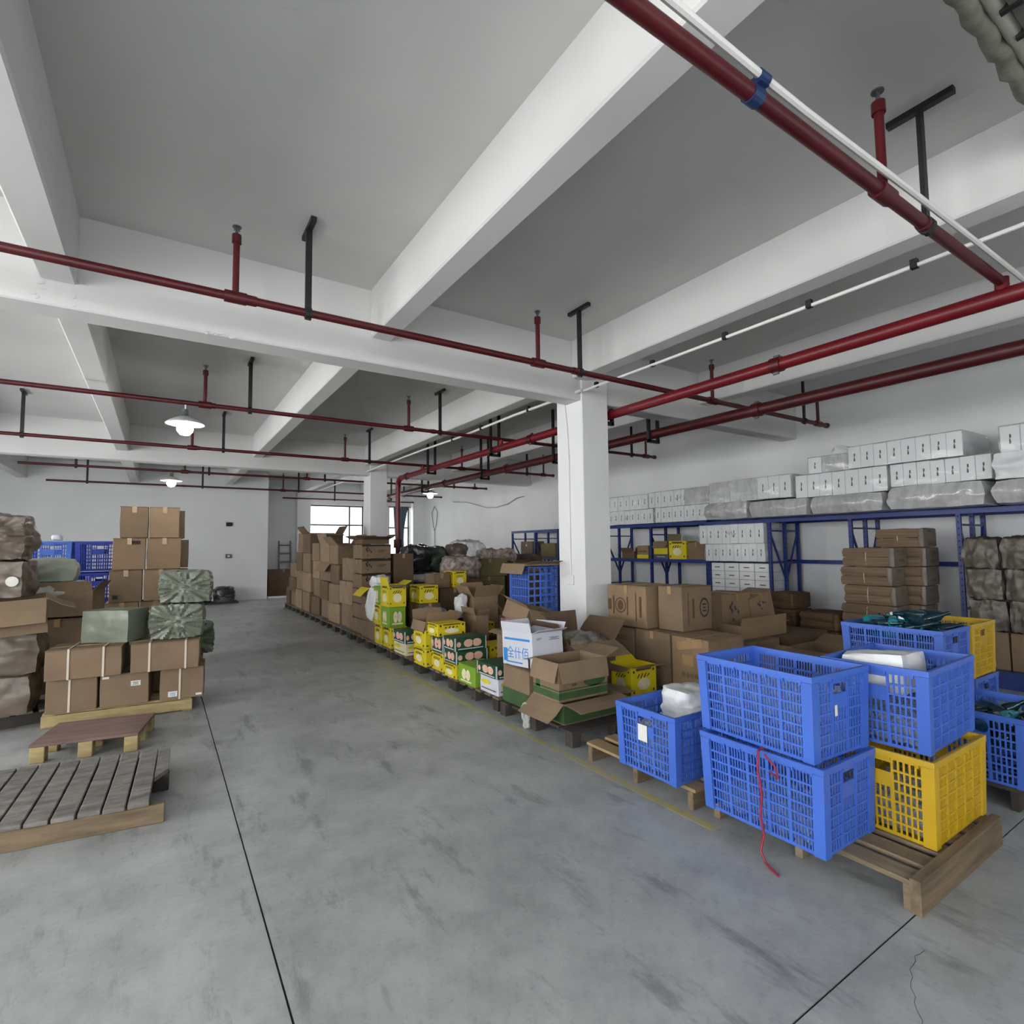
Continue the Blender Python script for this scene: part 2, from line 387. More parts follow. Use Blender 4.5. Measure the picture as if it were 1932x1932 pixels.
# ------------------------------------------------------------------ pipes
def hanger(root, x, y, zp, top=CEIL, plate='t', w=.045):
    h = MB(); h.box(x-w/2, x+w/2, y-.012, y+.012, zp-.05, top-.01).build('hanger', M_BLACK, root)
    if plate == 't': MB().box(x-.02, x+.02, y-.16, y+.16, top-.035, top).build('hanger_plate', M_BLACK, h if False else root)
    else: MB().box(x-.025, x+.06, y-.03, y+.03, top-.02, top).build('hanger_plate', M_BLACK, root)
    c = MB(); c.cyl((x-.022, y, zp), (x+.022, y, zp), .043, 12).build('pipe_clamp', M_BLACK, root)
def riser(root, x, y, zp, top=3.78, r=.022):
    p = MB(); p.cyl((x, y, zp), (x, y, top), r, 10).cyl((x, y, top-.06), (x, y, top), r*1.45, 10).build('riser', M_RED, root, True)
    MB().cyl((x-.07, y, zp), (x+.07, y, zp), .043, 12).build('tee', M_RED, root, True)
    s = MB(); s.cyl((x, y, top), (x, y, top+.05), .010, 8).cyl((x, y, top+.055), (x, y, top+.062), .03, 12)
    s.bar((x-.018, y, top+.03), (x-.006, y, top+.058), .006, .006, (0, 1, 0)).bar((x+.018, y, top+.03), (x+.006, y, top+.058), .006, .006, (0, 1, 0))
    s.build('sprinkler_head', M_STEEL, root)
def branch(label, y, z, x0, x1, risers, hangers, r=.03, mt=None, plate='t', endcap=True, top=3.78):
    root = thing('sprinkler_pipe', label, 'sprinkler pipe', (0, 0, 0), group='sprinkler branch pipes under the ceiling')
    m = MB().cyl((x0, y, z), (x1, y, z), r, 14); m.build('pipe', mt or M_RED, root, True)
    xs = x0+2.9
    while xs < x1-.4:
        MB().cyl((xs-.035, y, z), (xs+.035, y, z), r*1.22, 14).build('coupling', mt or M_RED, root, True); xs += 3.0
    if endcap: MB().cyl((x1-.03, y, z), (x1+.02, y, z), r*1.35, 14).build('end_cap', mt or M_REDD, root, True)
    for x in risers: riser(root, x, y, z, top)
    for x in hangers: hanger(root, x, y, z, plate=plate)
    return root
branch('red sprinkler pipe crossing the top right corner, nearest the viewer', 1.15, 3.30, WALL_L, 4.70, (3.0, .3), (3.52, .9), .032, endcap=False)
branch('red sprinkler pipe running in front of the first ceiling girder and white column', 4.15, 3.325, WALL_L, 8.42, (.40, 3.03, 5.70, 8.18), (.89, 3.56, 7.8, -2), .03)
branch('red sprinkler pipe holding the nearer hanging lamp beyond the first girder', 7.58, 3.345, WALL_L, 8.45, (.42, 3.10, 8.2), (.925, 3.62, 7.8, 6.3), .028)
branch('red sprinkler pipe just before the second ceiling girder', 10.8, 3.33, WALL_L, 8.3, (.42, 3.06, 5.7, 8.0), (-1.8, .9, 3.56, 7.5), .028)
branch('dark sprinkler pipe holding the farther hanging lamp beyond the second girder', 14.15, 3.32, -2.4, 8.3, (.42, 3.06, 7.9), (-1.5, .9, 3.5, 7.2), .026, M_REDD, 't')
branch('dark sprinkler pipe running before the far partition wall', 17.3, 3.32, -2.4, 8.3, (3.06, 7.8), (-1.6, .95, 3.5, 6.9), .026, M_REDD)
branch('short dark sprinkler pipe close to the far window', 19.6, 3.30, 3.45, 8.2, (7.6,), (5.2, 7.0), .024, M_REDD)
def coupling(root, x, y, z, r):
    m = MB().cyl((x, y-.05, z), (x, y+.05, z), r*1.22, 18); m.build('pipe_coupling', M_RED, root, True)
    for sx in (-1, 1):
        MB().cyl((x+sx*.01, y-.02, z+sx*r*1.35), (x+sx*.01, y+.03, z+sx*r*1.35), .016, 8).build('coupling_bolt', M_STEEL, root)
def ubracket(root, x, y, z, r, top=CEIL):
    MB().box(x-r-.045, x-r-.005, y-.02, y+.02, z-r-.05, top).build('hanger', M_BLACK, root)
    MB().box(x+r+.005, x+r+.045, y-.02, y+.02, z-r-.05, top).build('hanger', M_BLACK, root)
    MB().box(x-r-.045, x+r+.045, y-.02, y+.02, z-r-.06, z-r-.015).build('hanger_base', M_BLACK, root)
mp = thing('main_pipe', 'large red main pipe passing behind the white column then dropping down', 'pipe', group='large red main pipes')
A = (4.74, 3.20, .058)
MB().cyl((A[0], WALL_F, A[1]), (A[0], 12.05, A[1]), A[2], 20).build('pipe', M_REDA, mp, True)
MB().tube([(A[0], 12.05, A[1])]+[(A[0], 12.05+.2*math.sin(t*PI/10), A[1]-.2+.2*math.cos(t*PI/10)) for t in range(1, 6)], A[2]*1.15, 16).build('elbow', M_REDA, mp, True)
MB().cyl((A[0], 12.25, A[1]-.2), (A[0], 12.25, 0), A[2], 20).build('drop_pipe', M_REDA, mp, True)
MB().cyl((A[0], 12.25, 1.55), (A[0], 12.25, 1.75), .10, 16).build('flange', M_REDD, mp, True)
for y in (2.75, 6.7, 11.7): coupling(mp, A[0], y, A[1], A[2])
for y in (5.02, 7.78, 10.35): ubracket(mp, A[0], y, A[1], A[2])
for y in (1.15, 7.58, 10.8): MB().cyl((A[0], y, A[1]), (A[0], y, 3.33), .04, 12).build('outlet', M_REDA, mp, True)
mp = thing('main_pipe', 'large dark red main pipe running along nearest to the right wall', 'pipe', group='large red main pipes')
B = (5.95, 3.15, .068)
MB().cyl((B[0], WALL_F, B[1]), (B[0], 16.4, B[1]), B[2], 20).build('pipe', M_REDD, mp, True)
for y in (3.72, 6.35, 9.3, 12.2): coupling(mp, B[0], y, B[1], B[2])
for y in (5.35, 7.6, 10.2, 13.4, 16.2): ubracket(mp, B[0], y, B[1], B[2])
# white conduits
def conduit(label, pts, r, clips=()):
    root = thing('conduit', label, 'conduit', group='white cable conduits')
    MB().tube(pts, r, 8).build('tube', M_WPVC, root, True)
    for i, p in enumerate(clips):
        MB().box(p[0]-.02, p[0]+.02, p[1]-.02, p[1]+.02, p[2]-r*1.5, p[2]+r*1.5+.02).build('clip', M_BLACK, root)
    return root
pts = [(4.19, -2.9, 3.40), (4.19, .9, 3.40), (4.19, 2.3, 3.395), (4.17, 4.8, 3.39)]
conduit('long straight white conduit with black clips running to the white column', pts, .014, [(4.19, y, 3.40) for y in (1.45, 2.15, 2.9, 3.75, 4.6)])
pts = [(4.13, 4.8, 3.39), (4.12, 5.2, 3.38), (4.14, 6.3, 3.40), (4.15, 8, 3.385), (4.15, 9.6, 3.41), (4.13, 12.2, 3.40), (4.14, 15, 3.37), (4.1, 18.5, 3.37), (3.9, 20.3, 3.36)]
conduit('white conduit sagging beyond the white column towards the window', pts, .018, [(4.13, 5.9, 3.40), (4.14, 7.2, 3.395), (4.15, 8.2, 3.39)])
c = conduit('white conduit strapped beside the nearest red pipe with blue tape', [(WALL_L, 1.10, 3.345), (1.2, 1.10, 3.345), (1.9, 1.108, 3.343), (2.2, 1.11, 3.345), (3.2, 1.098, 3.35), (4.1, 1.09, 3.35), (4.7, 1.07, 3.32), (6.4, 1.05, 3.28), (8.9, 1.05, 3.27)], .016)
MB().tube([(1.87, 1.15, 3.30), (1.93, 1.15, 3.30)], .037, 16).tube([(1.87, 1.108, 3.343), (1.93, 1.108, 3.343)], .021, 12).box(1.872, 1.928, 1.10, 1.155, 3.315, 3.345).build('blue_tape', mat('blue_tape', '#1f3562', .5, .1, 8), c)
c = thing('column_conduit', 'thin grey wire conduit with socket down the white column', 'conduit', (4.2, 5.13, 0))
MB().tube([(-.012, .07, 3.35), (-.012, .02, 3.0), (-.012, .0, 2.6), (-.012, 0, 1.2)], .008, 6).build('tube', M_WPVC, c, True)
MB().box(-.03, 0, -.05, .05, 1.08, 1.2).build('socket', M_WPVC, c, bevel=.005)
# flexible cable looped on the far right wall and cables hanging there
def cable(label, pts, r, m=None):
    o = MB().tube(pts, r, 6).build('cable', m or M_STEEL, None, True); tag(o, label, 'cable'); return o
cable('thin grey cable looped on the bright far end of the right wall', [(8.92, 19.2, .9), (8.92, 19.2, 2.2), (8.92, 19.05, 2.4), (8.92, 18.95, 2.9), (8.92, 19.2, 3.15), (8.92, 19.45, 2.9), (8.92, 19.3, 2.35), (8.92, 19.22, 2.2)], .012)
cable('grey cable drooping across the far right wall below the sprinkler pipes', [(8.92, 13.0, 3.02), (8.92, 13.4, 3.0), (8.92, 13.9, 2.86), (8.92, 14.6, 2.80), (8.92, 15.2, 2.83), (8.9, 16.5, 3.1), (8.9, 17.6, 3.2)], .012)
cable('thin pale cable hanging down the right wall before the rack', [(8.92, 11.5, 2.15), (8.92, 11.55, 2.14), (8.92, 11.6, 2.0), (8.92, 11.6, 1.2)], .012, M_WPVC)

# hanging lamps
def pendant(label, x, y, ztop, drop, power=14):
    root = thing('pendant_lamp', label, 'lamp', (x, y, ztop-drop), group='enamel pendant lamps')
    MB().cyl((0, 0, .22), (0, 0, drop), .008, 6).build('cord', M_WPVC, root)
    MB().lathe([(.0, .235), (.035, .23), (.035, .16), (.05, .14)], 16, close=False).build('lamp_holder', M_STEEL, root, True)
    MB().lathe([(.05, .145), (.10, .125), (.17, .085), (.205, .055), (.208, .048), (.168, .078), (.10, .115), (.05, .135)], 28, close=False).build('shade', M_LAMP, root, True)
    MB().lathe([(.0, -.09), (.05, -.08), (.085, -.04), (.09, 0), (.075, .05), (.04, .09), (.0, .1)], 20, close=False).build('bulb', M_BULB, root, True)
    l = bpy.data.lights.new('lamp_light', 'POINT'); l.energy = power; l.color = (1, .97, .93); l.shadow_soft_size = .1
    o = bpy.data.objects.new('lamp_light', l); COL.objects.link(o); o.location = (0, 0, -.14); o.parent = root
pendant('white enamel pendant lamp hanging from the pipe beyond the first girder', .215, 7.58, 3.33, .30)
pendant('small distant pendant lamp hanging before the far partition wall', .17, 14.15, 3.31, .26)
pendant('pendant lamp shining before the bright far end of right wall', 6.44, 14.15, 3.31, .27, 22)

# lagged duct at the top right edge
d = thing('lagged_duct', 'rough grey-beige lagged duct with black hooks at the top right edge', 'duct')
mm = MB(); nn = 30; rr = []
pts = [(2.3+i*.06, .70+.008*math.sin(i*1.7), 3.74+.006*math.sin(i*2.3)) for i in range(nn)]
mm.tube(pts, [.035+.008*abs(math.sin(i*1.3))+.006*random.random() for i in range(nn)], 10).build('crumpled_edge', mat('grey_lagging', '#77766a', .7, .25, 14, bump=.4, bscale=30), d, True)
MB().cyl((2.3, .635, 3.74), (4.05, .635, 3.74), .035, 14).build('pipe', mat('pale_lagging', '#aaa79c', .5, .08, 10), d, True)
MB().box(2.3, 4.05, .45, .60, 3.70, 3.78).build('backing', mat('lagging_back', '#5f5c56', .8, .2, 10), d)
for x in (2.82, 3.02, 3.4, 3.8): MB().box(x-.012, x+.012, .56, .63, 3.69, 3.735).build('hook', M_BLACK, d)
# ------------------------------------------------------------------ builders for goods
TXT = {}
def text_polys(s, size):
    # outline text as a mesh in the XY plane, centred, unit height = size
    if s not in TXT:
        cu = bpy.data.curves.new('t', 'FONT'); cu.body = s; cu.size = 1; cu.align_x = 'CENTER'; cu.align_y = 'CENTER'
        cu.resolution_u = 2; cu.fill_mode = 'FRONT'
        o = bpy.data.objects.new('t', cu); COL.objects.link(o)
        dg = bpy.context.evaluated_depsgraph_get()
        me = o.evaluated_get(dg).to_mesh()
        TXT[s] = ([tuple(v.co) for v in me.vertices], [tuple(p.vertices) for p in me.polygons])
        o.evaluated_get(dg).to_mesh_clear(); bpy.data.objects.remove(o); bpy.data.curves.remove(cu)
    v, f = TXT[s]
    return [(x*size, y*size) for x, y, z in v], f
def shape2d(kind, w, h):
    if kind == 'rect': return [(-w/2, -h/2), (w/2, -h/2), (w/2, h/2), (-w/2, h/2)], [(0, 1, 2, 3)]
    if kind == 'ell':
        n = 18; return [(w/2*math.cos(i*2*PI/n), h/2*math.sin(i*2*PI/n)) for i in range(n)], [tuple(range(n))]
    if kind == 'ring':
        n = 24; v = []
        for q in (1, .82): v += [(q*w/2*math.cos(i*2*PI/n), q*h/2*math.sin(i*2*PI/n)) for i in range(n)]
        return v, [(i, (i+1) % n, n+(i+1) % n, n+i) for i in range(n)]
    if kind == 'pear':       # two round lobes narrowing to a stalk
        n = 26; v = []
        for i in range(n):
            t = i*2*PI/n; r = 1-.28*max(0, math.sin(t))**2
            v.append((w/2*math.cos(t)*r, h/2*math.sin(t)*(1.05 if math.sin(t) > 0 else .95)))
        return v, [tuple(range(n))]
    if kind == 'brush':      # slanting brush strokes
        v = []; f = []
        rnd = random.Random(5)
        for i in range(4):
            cx = -w*.38+i*w*.26; a = .5+rnd.random()*.5; L = h*(.3+.25*rnd.random()); q = w*.055
            dx, dy = math.cos(a)*L, math.sin(a)*L
            b = len(v); v += [(cx-dx/2-q/2, -dy/2), (cx-dx/2+q, -dy/2-q/3), (cx+dx/2+q/2, dy/2), (cx+dx/2-q, dy/2+q/3)]; f.append((b, b+1, b+2, b+3))
        return v, f
    if kind == 'lines':
        v = []; f = []
        for i in range(3):
            y = -h/2+h*(i+.5)/3; b = len(v); ww = w*(1 if i != 1 else .7)
            v += [(-ww/2, y-h*.07), (ww/2, y-h*.07), (ww/2, y+h*.07), (-ww/2, y+h*.07)]; f.append((b, b+1, b+2, b+3))
        return v, f
    if kind == 'heart':      # pair of fruit side by side
        v = []; f = []; n = 14
        for s in (-1, 1):
            b = len(v); v += [(s*w*.24+w*.27*math.cos(i*2*PI/n), h/2*math.sin(i*2*PI/n)) for i in range(n)]; f.append(tuple(range(b, b+n)))
        return v, f
    if kind == 'dots':
        v = []; f = []
        for x in (-.42, .42):
            for y in (-.38, .38):
                q = w*.035; b = len(v); v += [(x*w-q, y*h-q), (x*w+q, y*h-q), (x*w+q, y*h+q), (x*w-q, y*h+q)]; f.append((b, b+1, b+2, b+3))
        return v, f
    if kind == 'bunch':
        v = []; f = []; rnd = random.Random(3)
        for i in range(9):
            cx, cy = (rnd.random()-.5)*w, (rnd.random()-.5)*h; a = rnd.random()*3; b = len(v)
            dx, dy = math.cos(a)*w*.13, math.sin(a)*h*.2
            v += [(cx-dx, cy-dy), (cx+dy*.5, cy-dx*.5), (cx+dx, cy+dy), (cx-dy*.5, cy+dx*.5)]; f.append((b, b+1, b+2, b+3))
        return v, f
    if kind.startswith('text:'):
        return text_polys(kind[5:], h)
PROUD = .0012
def decal(root, dims, face, u, v, w, h, kind, m, name='print', lift=0, rot=0):
    W, D, H = dims
    pts, fs = shape2d(kind, w, h); mb = MB(); c, s = math.cos(rot), math.sin(rot); q = PROUD+lift
    out = []
    for (a, b) in pts:
        a, b = a*c-b*s, a*s+b*c
        if face == '-y': out.append((-W/2+u*W+a, -D/2-q, v*H+b))
        elif face == '-x': out.append((-W/2-q, D/2-u*D-a, v*H+b))
        elif face == '+x': out.append((W/2+q, -D/2+u*D+a, v*H+b))
        elif face == '+z': out.append((-W/2+u*W+a, -D/2+v*D+b, H+q))
    if kind == 'rect': mb.add(out, fs)
    else: mb.add(out, fs)
    return mb.build(name, m, root)
def carton(label, ext, rz=0, m=None, flaps=None, seam='y', tape=True, strap=(), prints=(), name='carton', cat='carton', group=None, tilt=(0, 0), lids=True, jit=.004, inm=None, fl=None, taper=0, sag=0):
    """ext = x0,x1,y0,y1,z0,z1 ; flaps None = closed, else {side: (angle deg from upright, ...)}"""
    m = m or M_CARD; x0, x1, y0, y1, z0, z1 = ext
    W, D, H = x1-x0, y1-y0, z1-z0; inm = inm or M_CARDIN
    root = thing(name, label, cat, ((x0+x1)/2, (y0+y1)/2, z0), group=group, rot=(math.radians(tilt[0]), math.radians(tilt[1]), math.radians(rz)))
    rnd = random.Random(hash((round(x0*1000), round(y0*1000), round(z0*1000))) & 0xffff)
    j = lambda: (rnd.random()-.5)*2*jit
    if flaps is None:
        nx = 3
        # body: a box with slightly bowed faces
        bm = bmesh.new(); bmesh.ops.create_cube(bm, size=1)
        bmesh.ops.subdivide_edges(bm, edges=bm.edges[:], cuts=1, use_grid_fill=True)
        bul = .006+.004*rnd.random()
        for v in bm.verts:
            a = Vector(v.co)*2; k = abs(a.x)+abs(a.y)+abs(a.z)
            b = bul*(1.0 if k < 1.5 else .35 if k < 2.5 else 0)
            dz = -sag if (a.z > .5 and abs(a.x) < .5 and abs(a.y) < .5) else 0
            v.co = Vector((a.x*(W/2-.006)+(a.x)*b*.6+j()*.6, a.y*(D/2-.006)+a.y*b*.6+j()*.6, (a.z+1)/2*(H-.012)+.004+dz))
            if a.z < -.5: v.co.z = 0
        es = [e for e in bm.edges if len(e.link_faces) == 2 and e.link_faces[0].normal.angle(e.link_faces[1].normal, 0) > 1.0]
        bmesh.ops.bevel(bm, geom=es, offset=.004, segments=1, affect='EDGES')
        me = bpy.data.meshes.new('body'); bm.to_mesh(me); bm.free(); me.materials.append(m); shade(me, 25)
        o = bpy.data.objects.new('body', me); COL.objects.link(o); o.parent = root
        t = .004
        if lids:
            lo, hi = (W, D) if seam == 'y' else (D, W)
            for s in (-1, 1):
                b = MB(); l = rnd.random()*.006
                if seam == 'y': b.box(min(s*.002, s*(W/2-.003)), max(s*.002, s*(W/2-.003)), -D/2+.003, D/2-.003, H-.007, H-.002)
                else: b.box(-W/2+.003, W/2-.003, min(s*.002, s*(D/2-.003)), max(s*.002, s*(D/2-.003)), H-.007, H-.002)
                b.build('top_flap', m, root)
        if tape:
            b = MB(); q = .024
            if seam == 'y': b.box(-q, q, -D/2-.002, D/2+.002, H-.003, H).box(-q, q, -D/2-.003, -D/2, H-.08, H)
            else: b.box(-W/2-.002, W/2+.002, -q, q, H-.003, H).box(-W/2-.003, -W/2, -q, q, H-.08, H)
            b.build('tape', M_TAPE, root)
    else:
        t = .006; b = MB()
        e = taper
        def wall(ax, s):
            if ax == 'x': xo, xi = s*W/2, s*(W/2-t); b.box(min(xo, xi), max(xo, xi), -D/2, D/2, 0, H)
            else: yo, yi = s*D/2, s*(D/2-t); b.box(-W/2+t, W/2-t, min(yo, yi), max(yo, yi), 0, H)
        for ax in 'xy':
            for s in (-1, 1): wall(ax, s)
        b.box(-W/2+t, W/2-t, -D/2+t, D/2-t, 0, t)
        b.build('body', m, root)
        L = min(W, D)/2*.95 if fl is None else fl
        for side, ang in flaps.items():
            a = math.radians(ang); l = L
            ex = W if side[1] == 'y' else D
            s = -1 if side[0] == '-' else 1
            dx, dz = math.sin(a)*l, math.cos(a)*l
            nx_, nz_ = math.cos(a)*.004, -math.sin(a)*.004
            hw = ex/2-.004; q = MB(); bend = .03*(rnd.random()-.5)
            P0, P1 = [], []
            for (k, w2) in ((0, hw), (.5, hw*.995), (1, hw*.97)):
                P0.append((k*dx, k*dz+bend*(k == .5), w2)); 
            vs_ = []; 
            for (d_, z_, w2) in P0:
                for sg in (-1, 1):
                    for off in (0, 1):
                        o_ = s*(D/2 if side[1] == 'y' else W/2)+s*(d_+nx_*off); zz = H+z_+nz_*off
                        vs_.append((sg*w2, o_, zz) if side[1] == 'y' else (o_, sg*w2, zz))
            fs_ = []
            for r in range(2):
                a0 = r*4; a1 = a0+4
                fs_ += [(a0, a0+2, a1+2, a1), (a0+1, a1+1, a1+3, a0+3), (a0, a1, a1+1, a0+1), (a0+2, a0+3, a1+3, a1+2)]
            fs_ += [(0, 1, 3, 2), (8, 10, 11, 9)]
            q.add(vs_, fs_); q.build('flap', inm if ang > 75 else m, root)
    for s in strap:
        b = MB(); q = .008
        if s[0] == 'y':    # band round the box in the YZ plane at u
            x = -W/2+s[1]*W
            b.box(x-q, x+q, -D/2-.0045, -D/2-.0025, 0, H+.002).box(x-q, x+q, -D/2-.0045, D/2+.003, H+.0005, H+.003)
        else:
            y = D/2-s[1]*D
            b.box(-W/2-.0045, -W/2-.0025, y-q, y+q, 0, H+.002).box(-W/2-.0045, W/2+.003, y-q, y+q, H+.0005, H+.003)
        b.build('strap', M_STRAP, root)
    for p in prints:
        decal(root, (W, D, H), *p)
    return root
def fruit_prints(style, dims, faces=('-x', '-y')):
    W, D, H = dims; r = []
    for f in faces:
        w = D if f == '-x' else W
        if style == 'yellow':
            r += [(f, .5, .40, w*.5, H*.42, 'pear', M_PEAR, 'fruit_print'), (f, .48, .68, w*.5, H*.34, 'brush', M_INK, 'brush_print', .0006), (f, .5, .5, w*.92, H*.9, 'dots', M_INK, 'dot_print'), (f, .5, .9, w*.6, H*.09, 'rect', M_INKB, 'text_print')]
        elif style == 'green':
            r += [(f, .5, .5, w*.48, H*.55, 'heart', M_PEAR, 'fruit_print'), (f, .5, .17, w*.6, H*.08, 'rect', M_PEAR, 'text_print')]
        elif style == 'dark':
            r += [(f, .5, .5, w*.98, H*.96, 'frame', M_WHITEC, 'border_print')] if False else []
            r += [(f, .56, .55, w*.56, H*.6, 'heart', M_PINKP, 'fruit_print'), (f, .5, .14, w*.8, H*.07, 'rect', M_WHITEC, 'text_print'), (f, .12, .5, w*.14, H*.4, 'ell', M_PINKP, 'badge_print'), (f, .015, .5, w*.03, H*.98, 'rect', M_WHITEC, 'border_print'), (f, .985, .5, w*.03, H*.98, 'rect', M_WHITEC, 'border_print')]
        elif style == 'white':
            r += [(f, .35, .65, w*.5, H*.25, 'ell', M_YEL, 'fruit_print'), (f, .5, .25, w*.8, H*.06, 'rect', M_INKB, 'text_print')]
    return r
FM = {'yellow': M_YEL, 'green': M_GRN, 'dark': M_DGRN, 'white': M_WHITEC, 'cream': M_CREAM}
def fruit(label, ext, style, rz=0, faces=('-x', '-y'), flaps=None, **kw):
    W, D, H = ext[1]-ext[0], ext[3]-ext[2], ext[5]-ext[4]
    return carton(label, ext, rz, FM[style], flaps, prints=fruit_prints('white' if style == 'cream' else style, (W, D, H), faces), name='fruit_carton', cat='fruit box', tape=False, group=kw.pop('group', 'printed fruit cartons along the aisle'), **kw)

# ---- slotted plastic crate
CRATE = {}
def crate_parts(m, label=False):
    key = m.name
    if key in CRATE: return CRATE[key]
    L, S, H = .62, .45, .40; l2, s2 = L/2, S/2; fx = .012        # long in local X at the bottom; rim flares by fx
    t = .006
    def panel(p00, p10, p11, p01, out, groups, rows, per, handle):
        """corner points bottom-left, bottom-right, top-right, top-left; out = outward normal"""
        b = MB(); p00, p10, p11, p01, out = map(Vector, (p00, p10, p11, p01, out))
        def at(u, v, d): return (p00*(1-u)+p10*u)*(1-v)+(p01*(1-u)+p11*u)*v+out*d
        def slab(u0, u1, v0, v1, d0=-t, d1=0):
            b.hexa([at(u0, v0, d0), at(u1, v0, d0), at(u1, v0, d1), at(u0, v0, d1), at(u0, v1, d0), at(u1, v1, d0), at(u1, v1, d1), at(u0, v1, d1)])
        edge = .075; v0, v1 = .04, .90
        slab(0, 1, 0, v0); slab(0, 1, v1, 1)
        gw = (1-2*edge)/groups; mul = .022
        slab(0, edge, v0, v1); slab(1-edge, 1, v0, v1)
        rh = (v1-v0)/rows
        for g in range(groups):
            a = edge+g*gw; z = a+gw
            if g: slab(a-mul/2, a+mul/2, v0, v1, -t, .004)
            n_ = per; sw = (gw-mul)/n_
            hv = 1.0
            if handle and g == groups//2: hv = .52
            for k in range(n_):
                c0 = a+mul/2+k*sw
                top = v1 if hv == 1 else .56
                slab(c0+sw*.66, c0+sw, v0, top)
            if hv != 1:
                slab(a+mul/2, z-mul/2, .56, .74)                      # plain plate under the hand hole
                slab(a+mul/2, z-mul/2, .86, v1)
        for r in range(1, rows):
            v = v0+r*rh
            if handle:
                g = groups//2; a = edge+g*gw
                if v > .5: slab(edge, a, v-.012, v+.012, -t, .003); slab(a+gw, 1-edge, v-.012, v+.012, -t, .003); continue
            slab(edge, 1-edge, v-.012, v+.012, -t, .003)
        return b
    X, Y = l2, s2; XX, YY = l2+fx, s2+fx
    long_n = panel((-X, -Y, 0), (X, -Y, 0), (XX, -YY, H), (-XX, -YY, H), (0, -1, 0), 5, 7, 6, False).mesh('long_side')
    long_p = panel((X, Y, 0), (-X, Y, 0), (-XX, YY, H), (XX, YY, H), (0, 1, 0), 5, 7, 6, False).mesh('long_side')
    sh_n = panel((-X, Y, 0), (-X, -Y, 0), (-XX, -YY, H), (-XX, YY, H), (-1, 0, 0), 3, 7, 5, True).mesh('short_side')
    sh_p = panel((X, -Y, 0), (X, Y, 0), (XX, YY, H), (XX, -YY, H), (1, 0, 0), 3, 7, 5, True).mesh('short_side')
    b = MB()
    n = 7
    for i in range(n+1):
        x = -X+2*X*i/n; b.box(max(x-.012, -X), min(x+.012, X), -Y, Y, 0, .006)
    for i in range(6):
        y = -Y+2*Y*i/5; b.box(-X, X, max(y-.012, -Y), min(y+.012, Y), .001, .007)
    base = b.mesh('base')
    b = MB(); q = .010
    for (x0, x1, y0, y1) in ((-XX-q, XX+q, -YY-q, -YY+.004), (-XX-q, XX+q, YY-.004, YY+q), (-XX-q, -XX+.004, -YY+.004, YY-.004), (XX-.004, XX+q, -YY+.004, YY-.004)):
        b.box(x0, x1, y0, y1, H-.028, H)
    nn = 7
    for i in range(nn):       # little ribs under the rim flange
        x = -XX+2*XX*(i+.5)/nn
        for s in (-1, 1): b.box(x-.004, x+.004, min(s*YY, s*(YY+q)), max(s*YY, s*(YY+q)), H-.045, H-.028)
    for i in range(4):
        y = -YY+2*YY*(i+.5)/4
        for s in (-1, 1): b.box(min(s*XX, s*(XX+q)), max(s*XX, s*(XX+q)), y-.004, y+.004, H-.045, H-.028)
    rim = b.mesh('rim')
    posts = []
    for sx in (-1, 1):
        for sy in (-1, 1):
            b = MB(); w = .045; d = .008
            for (ax) in (0, 1):
                if ax == 0:
                    p = [(sx*(X-w), sy*(Y+d), .0), (sx*(X+d), sy*(Y+d), 0), (sx*(X+d), sy*(Y-.002), 0), (sx*(X-w), sy*(Y-.002), 0),
                         (sx*(XX-w), sy*(YY+d), H-.03), (sx*(XX+d), sy*(YY+d), H-.03), (sx*(XX+d), sy*(YY-.002), H-.03), (sx*(XX-w), sy*(YY-.002), H-.03)]
                else:
                    p = [(sx*(X+d), sy*(Y-w), .0), (sx*(X+d), sy*(Y-.002), 0), (sx*(X-.002), sy*(Y-.002), 0), (sx*(X-.002), sy*(Y-w), 0),
                         (sx*(XX+d), sy*(YY-w), H-.03), (sx*(XX+d), sy*(YY-.002), H-.03), (sx*(XX-.002), sy*(YY-.002), H-.03), (sx*(XX-.002), sy*(YY-w), H-.03)]
                b.hexa(p)
            me = b.mesh('corner_post'); bm = bmesh.new(); bm.from_mesh(me); bmesh.ops.recalc_face_normals(bm, faces=bm.faces); bm.to_mesh(me); bm.free()
            posts.append(me)
    parts = [('long_side', long_n), ('long_side', long_p), ('short_side', sh_n), ('short_side', sh_p), ('base', base), ('rim', rim)]+[('corner_post', p) for p in posts]
    for nme, me in parts: me.materials.append(m)
    CRATE[key] = parts
    return parts
def crate(label, x, y, z, long='y', rz=0, m=None, group='stacked slotted plastic crates', rot=None, sc=1.0):
    root = thing('plastic_crate', label, 'crate', (x, y, z), group=group, rot=rot or (0, 0, math.radians(rz)+(PI/2 if long == 'y' else 0)))
    for nme, me in crate_parts(m or M_CRATE):
        o = bpy.data.objects.new(nme, me); COL.objects.link(o); o.parent = root
    if sc != 1: root.scale = (sc, sc, sc)
    return root
